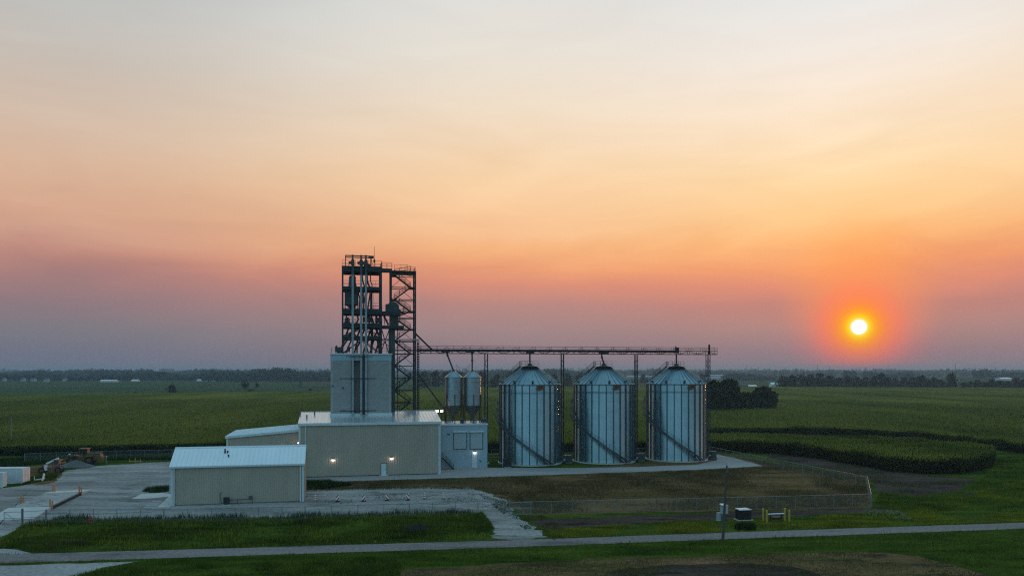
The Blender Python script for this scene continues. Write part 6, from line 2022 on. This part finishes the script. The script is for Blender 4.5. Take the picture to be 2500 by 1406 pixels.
# ------------------------------------------------------------------ air
hz_ = MB().box(-7200, 7200, -500, 9200, -1.1, 45.0)
haze_m = bpy.data.materials.new('pale_haze')
haze_m.use_nodes = True
nt = haze_m.node_tree
nt.nodes.clear()
out = N(nt, 'ShaderNodeOutputMaterial')
pv = N(nt, 'ShaderNodeVolumePrincipled')
pv.inputs['Color'].default_value = (0.46, 0.70, 0.86, 1)
pv.inputs['Density'].default_value = 0.00020
pv.inputs['Anisotropy'].default_value = 0.35
nt.links.new(pv.outputs[0], out.inputs['Volume'])
tag(obj('haze', hz_, haze_m), kind='stuff')

# ------------------------------------------------------------------ sky
SUN_AZ = math.atan((2097 - CXP) / FOC)
SUN_EL = math.atan((HOR - 798) / FOC * math.cos(SUN_AZ))
sun_dir = Vector((math.sin(SUN_AZ) * math.cos(SUN_EL), math.cos(SUN_AZ) * math.cos(SUN_EL), math.sin(SUN_EL)))

w = bpy.data.worlds.new('World')
scene.world = w
w.use_nodes = True
nt = w.node_tree
nt.nodes.clear()
out = N(nt, 'ShaderNodeOutputWorld')
bg = N(nt, 'ShaderNodeBackground')
nt.links.new(bg.outputs[0], out.inputs['Surface'])
tc = N(nt, 'ShaderNodeTexCoord')
DIR = tc.outputs['Generated']
sep = N(nt, 'ShaderNodeSeparateXYZ')
nt.links.new(DIR, sep.inputs[0])


def MA(op, a, b=None, c=None, clamp=False):
    n = N(nt, 'ShaderNodeMath', operation=op, use_clamp=clamp)
    for i, v in enumerate((a, b, c)):
        if v is None:
            continue
        if isinstance(v, (int, float)):
            n.inputs[i].default_value = v
        else:
            nt.links.new(v, n.inputs[i])
    return n.outputs[0]


def span(v, a, b, smooth=True):
    n = N(nt, 'ShaderNodeMapRange', interpolation_type='SMOOTHSTEP' if smooth else 'LINEAR')
    n.clamp = True
    n.inputs['From Min'].default_value = a
    n.inputs['From Max'].default_value = b
    nt.links.new(v, n.inputs['Value'])
    return n.outputs['Result']


# faint horizontal streaks of thin cloud: they shift the gradient a little
mp = N(nt, 'ShaderNodeMapping')
mp.inputs['Scale'].default_value = (2.0, 2.0, 8.5)
mp.inputs['Rotation'].default_value = (0.0, R(-6.0), 0.0)
nt.links.new(DIR, mp.inputs['Vector'])
ns = N(nt, 'ShaderNodeTexNoise')
ns.inputs['Scale'].default_value = 2.2
ns.inputs['Detail'].default_value = 7
ns.inputs['Roughness'].default_value = 0.55
ns.inputs['Distortion'].default_value = 0.6
nt.links.new(mp.outputs[0], ns.inputs['Vector'])
wob = MA('MULTIPLY_ADD', ns.outputs['Fac'], 0.042, -0.021)
elev = MA('ADD', sep.outputs['Z'], MA('MULTIPLY', wob, span(sep.outputs['Z'], 0.02, 0.15)))
hor2 = MA('SQRT', MA('ADD', MA('MULTIPLY', sep.outputs['X'], sep.outputs['X']), MA('MULTIPLY', sep.outputs['Y'], sep.outputs['Y'])))
sdot = MA('ADD', MA('MULTIPLY', sep.outputs['X'], math.sin(SUN_AZ)), MA('MULTIPLY', sep.outputs['Y'], math.cos(SUN_AZ)))
azc = MA('DIVIDE', sdot, MA('MAXIMUM', hor2, 0.001))
azd = MA('MULTIPLY', MA('ARCCOSINE', MA('MINIMUM', MA('MAXIMUM', azc, -1.0), 1.0)), 180 / PI)


def sky_ramp(stops):
    return ramp(nt, elev, [(p, lin(*c)) for p, c in stops]).outputs['Color']


ZEN = (138, 186, 214)
rR = sky_ramp([(0.0, (140, 122, 130)), (0.02, (146, 122, 131)), (0.048, (168, 128, 127)), (0.077, (192, 126, 120)), (0.1, (221, 136, 113)), (0.123, (240, 154, 106)), (0.152, (252, 184, 120)), (0.181, (253, 204, 143)), (0.209, (254, 214, 160)), (0.238, (253, 222, 178)), (0.292, (252, 231, 206)), (0.344, (245, 235, 224)), (0.392, (235, 233, 229)), (0.52, (190, 208, 218)), (0.66, (150, 198, 224)), (1.0, ZEN)])
rM = sky_ramp([(0.0, (138, 122, 133)), (0.027, (150, 128, 133)), (0.052, (165, 135, 135)), (0.083, (185, 135, 128)), (0.108, (220, 143, 119)), (0.128, (238, 160, 116)), (0.153, (246, 180, 126)), (0.173, (248, 194, 146)), (0.197, (250, 203, 156)), (0.226, (249, 209, 164)), (0.257, (247, 215, 177)), (0.315, (241, 223, 200)), (0.37, (233, 226, 214)), (0.421, (227, 225, 219)), (0.55, (178, 204, 216)), (0.68, (148, 196, 222)), (1.0, ZEN)])
rL = sky_ramp([(0.0, (110, 113, 132)), (0.017, (114, 115, 132)), (0.045, (125, 121, 129)), (0.074, (147, 123, 128)), (0.1, (168, 127, 125)), (0.1155, (182, 133, 124)), (0.129, (197, 144, 129)), (0.151, (207, 159, 138)), (0.17, (214, 167, 140)), (0.197, (217, 175, 147)), (0.224, (217, 182, 156)), (0.275, (211, 190, 172)), (0.325, (200, 192, 182)), (0.371, (193, 192, 188)), (0.5, (160, 190, 206)), (0.7, (136, 186, 214)), (1.0, ZEN)])
rS = sky_ramp([(0.0, (62, 78, 96)), (0.1, (78, 92, 108)), (0.25, (104, 126, 142)), (0.5, (120, 164, 188)), (1.0, ZEN)])
rB = sky_ramp([(0.0, (112, 158, 182)), (0.1, (128, 176, 200)), (0.3, (146, 202, 224)), (0.6, (134, 192, 218)), (1.0, ZEN)])
c = mix(nt, span(azd, 0, 24), rR, rM)
c = mix(nt, span(azd, 22, 56), c, rL)
c = mix(nt, span(azd, 54, 95), c, rS)
c = mix(nt, span(azd, 95, 150), c, rB)
# light and dark in the streaks
st_ = ramp(nt, ns.outputs['Fac'], [(0.32, (0.962, 0.962, 0.975)), (0.68, (1.028, 1.025, 1.02))]).outputs['Color']
c = mix(nt, 1.0, c, st_, 'MULTIPLY')
# aureole and sun
dt = N(nt, 'ShaderNodeVectorMath', operation='DOT_PRODUCT')
dt.inputs[1].default_value = tuple(sun_dir)
nrmz = N(nt, 'ShaderNodeVectorMath', operation='NORMALIZE')
nt.links.new(DIR, nrmz.inputs[0])
nt.links.new(nrmz.outputs[0], dt.inputs[0])
ang = MA('MULTIPLY', MA('ARCCOSINE', MA('MINIMUM', dt.outputs['Value'], 1.0)), 180 / PI)
# orange light reaching higher above the sun than beside it
up_dir = Vector((math.sin(SUN_AZ) * math.cos(SUN_EL + R(2.6)), math.cos(SUN_AZ) * math.cos(SUN_EL + R(2.6)), math.sin(SUN_EL + R(2.6))))
d2 = N(nt, 'ShaderNodeVectorMath', operation='DOT_PRODUCT')
d2.inputs[1].default_value = tuple(up_dir)
nt.links.new(nrmz.outputs[0], d2.inputs[0])
ang2 = MA('MULTIPLY', MA('ARCCOSINE', MA('MINIMUM', d2.outputs['Value'], 1.0)), 180 / PI)
c = mix(nt, MA('MULTIPLY', MA('SUBTRACT', 1.0, span(ang2, 0.0, 5.8)), 0.72), c, lin(255, 160, 78))
gfac = MA('DIVIDE', ang, 6.0)
gcol = ramp(nt, gfac, [(0.0, lin(255, 255, 245)), (0.08, lin(255, 240, 150)), (0.105, lin(255, 214, 0)), (0.155, lin(255, 170, 0)), (0.2, lin(255, 148, 20)), (0.27, lin(255, 128, 58)), (0.4, lin(255, 108, 86)), (0.6, lin(236, 106, 100)), (1.0, lin(210, 118, 118))]).outputs['Color']
gmix = ramp(nt, gfac, [(0.0, (1,) * 3), (0.15, (1,) * 3), (0.22, (0.9,) * 3), (0.3, (0.74,) * 3), (0.42, (0.50,) * 3), (0.56, (0.25,) * 3), (0.78, (0.06,) * 3), (1.0, (0,) * 3)]).outputs['Color']
c = mix(nt, gmix, c, gcol)
disc = MA('SUBTRACT', 1.0, span(ang, 0.33, 0.49))
dc = mix(nt, disc, (0, 0, 0), (9.0, 7.5, 5.0))
c = mix(nt, 1.0, c, dc, 'ADD')
# physical sky, very low sun, adds a little
sky = N(nt, 'ShaderNodeTexSky', sky_type='NISHITA')
sky.sun_disc = False
sky.sun_elevation = SUN_EL
sky.sun_rotation = SUN_AZ
sky.dust_density = 4.0
sk = mix(nt, 1.0, sky.outputs['Color'], (0.0025, 0.0025, 0.0025), 'MULTIPLY')
c = mix(nt, 1.0, c, sk, 'ADD')
nt.links.new(c, bg.inputs['Color'])
bg.inputs['Strength'].default_value = 1.0

sl = bpy.data.lights.new('sun', 'SUN')
sl.energy = 0.5
sl.angle = R(0.55)
sl.color = (1.0, 0.40, 0.16)
so = bpy.data.objects.new('sun', sl)
COL.objects.link(so)
so.rotation_euler = (-sun_dir).to_track_quat('-Z', 'Y').to_euler()

# ------------------------------------------------------------------ camera
cam = bpy.data.cameras.new('camera')
cam.sensor_width = 36.0
cam.lens = FOC / 2500.0 * 36.0
cam.shift_y = (HOR - 703.0) / 2500.0
cam.clip_end = 30000
cam.clip_start = 0.5
co_ = bpy.data.objects.new('camera', cam)
COL.objects.link(co_)
co_.location = (0, 0, EYE)
co_.rotation_euler = (R(90), 0, 0)
scene.camera = co_

scene.view_settings.view_transform = 'Standard'
scene.view_settings.look = 'None'
scene.view_settings.exposure = 0.0
scene.view_settings.gamma = 1.0
scene.cycles.volume_bounces = 0
scene.cycles.max_bounces = 6
scene.cycles.use_denoising = False
scene.cycles.use_adaptive_sampling = False
scene.cycles.filter_width = 1.2
scene.cycles.transparent_max_bounces = 8
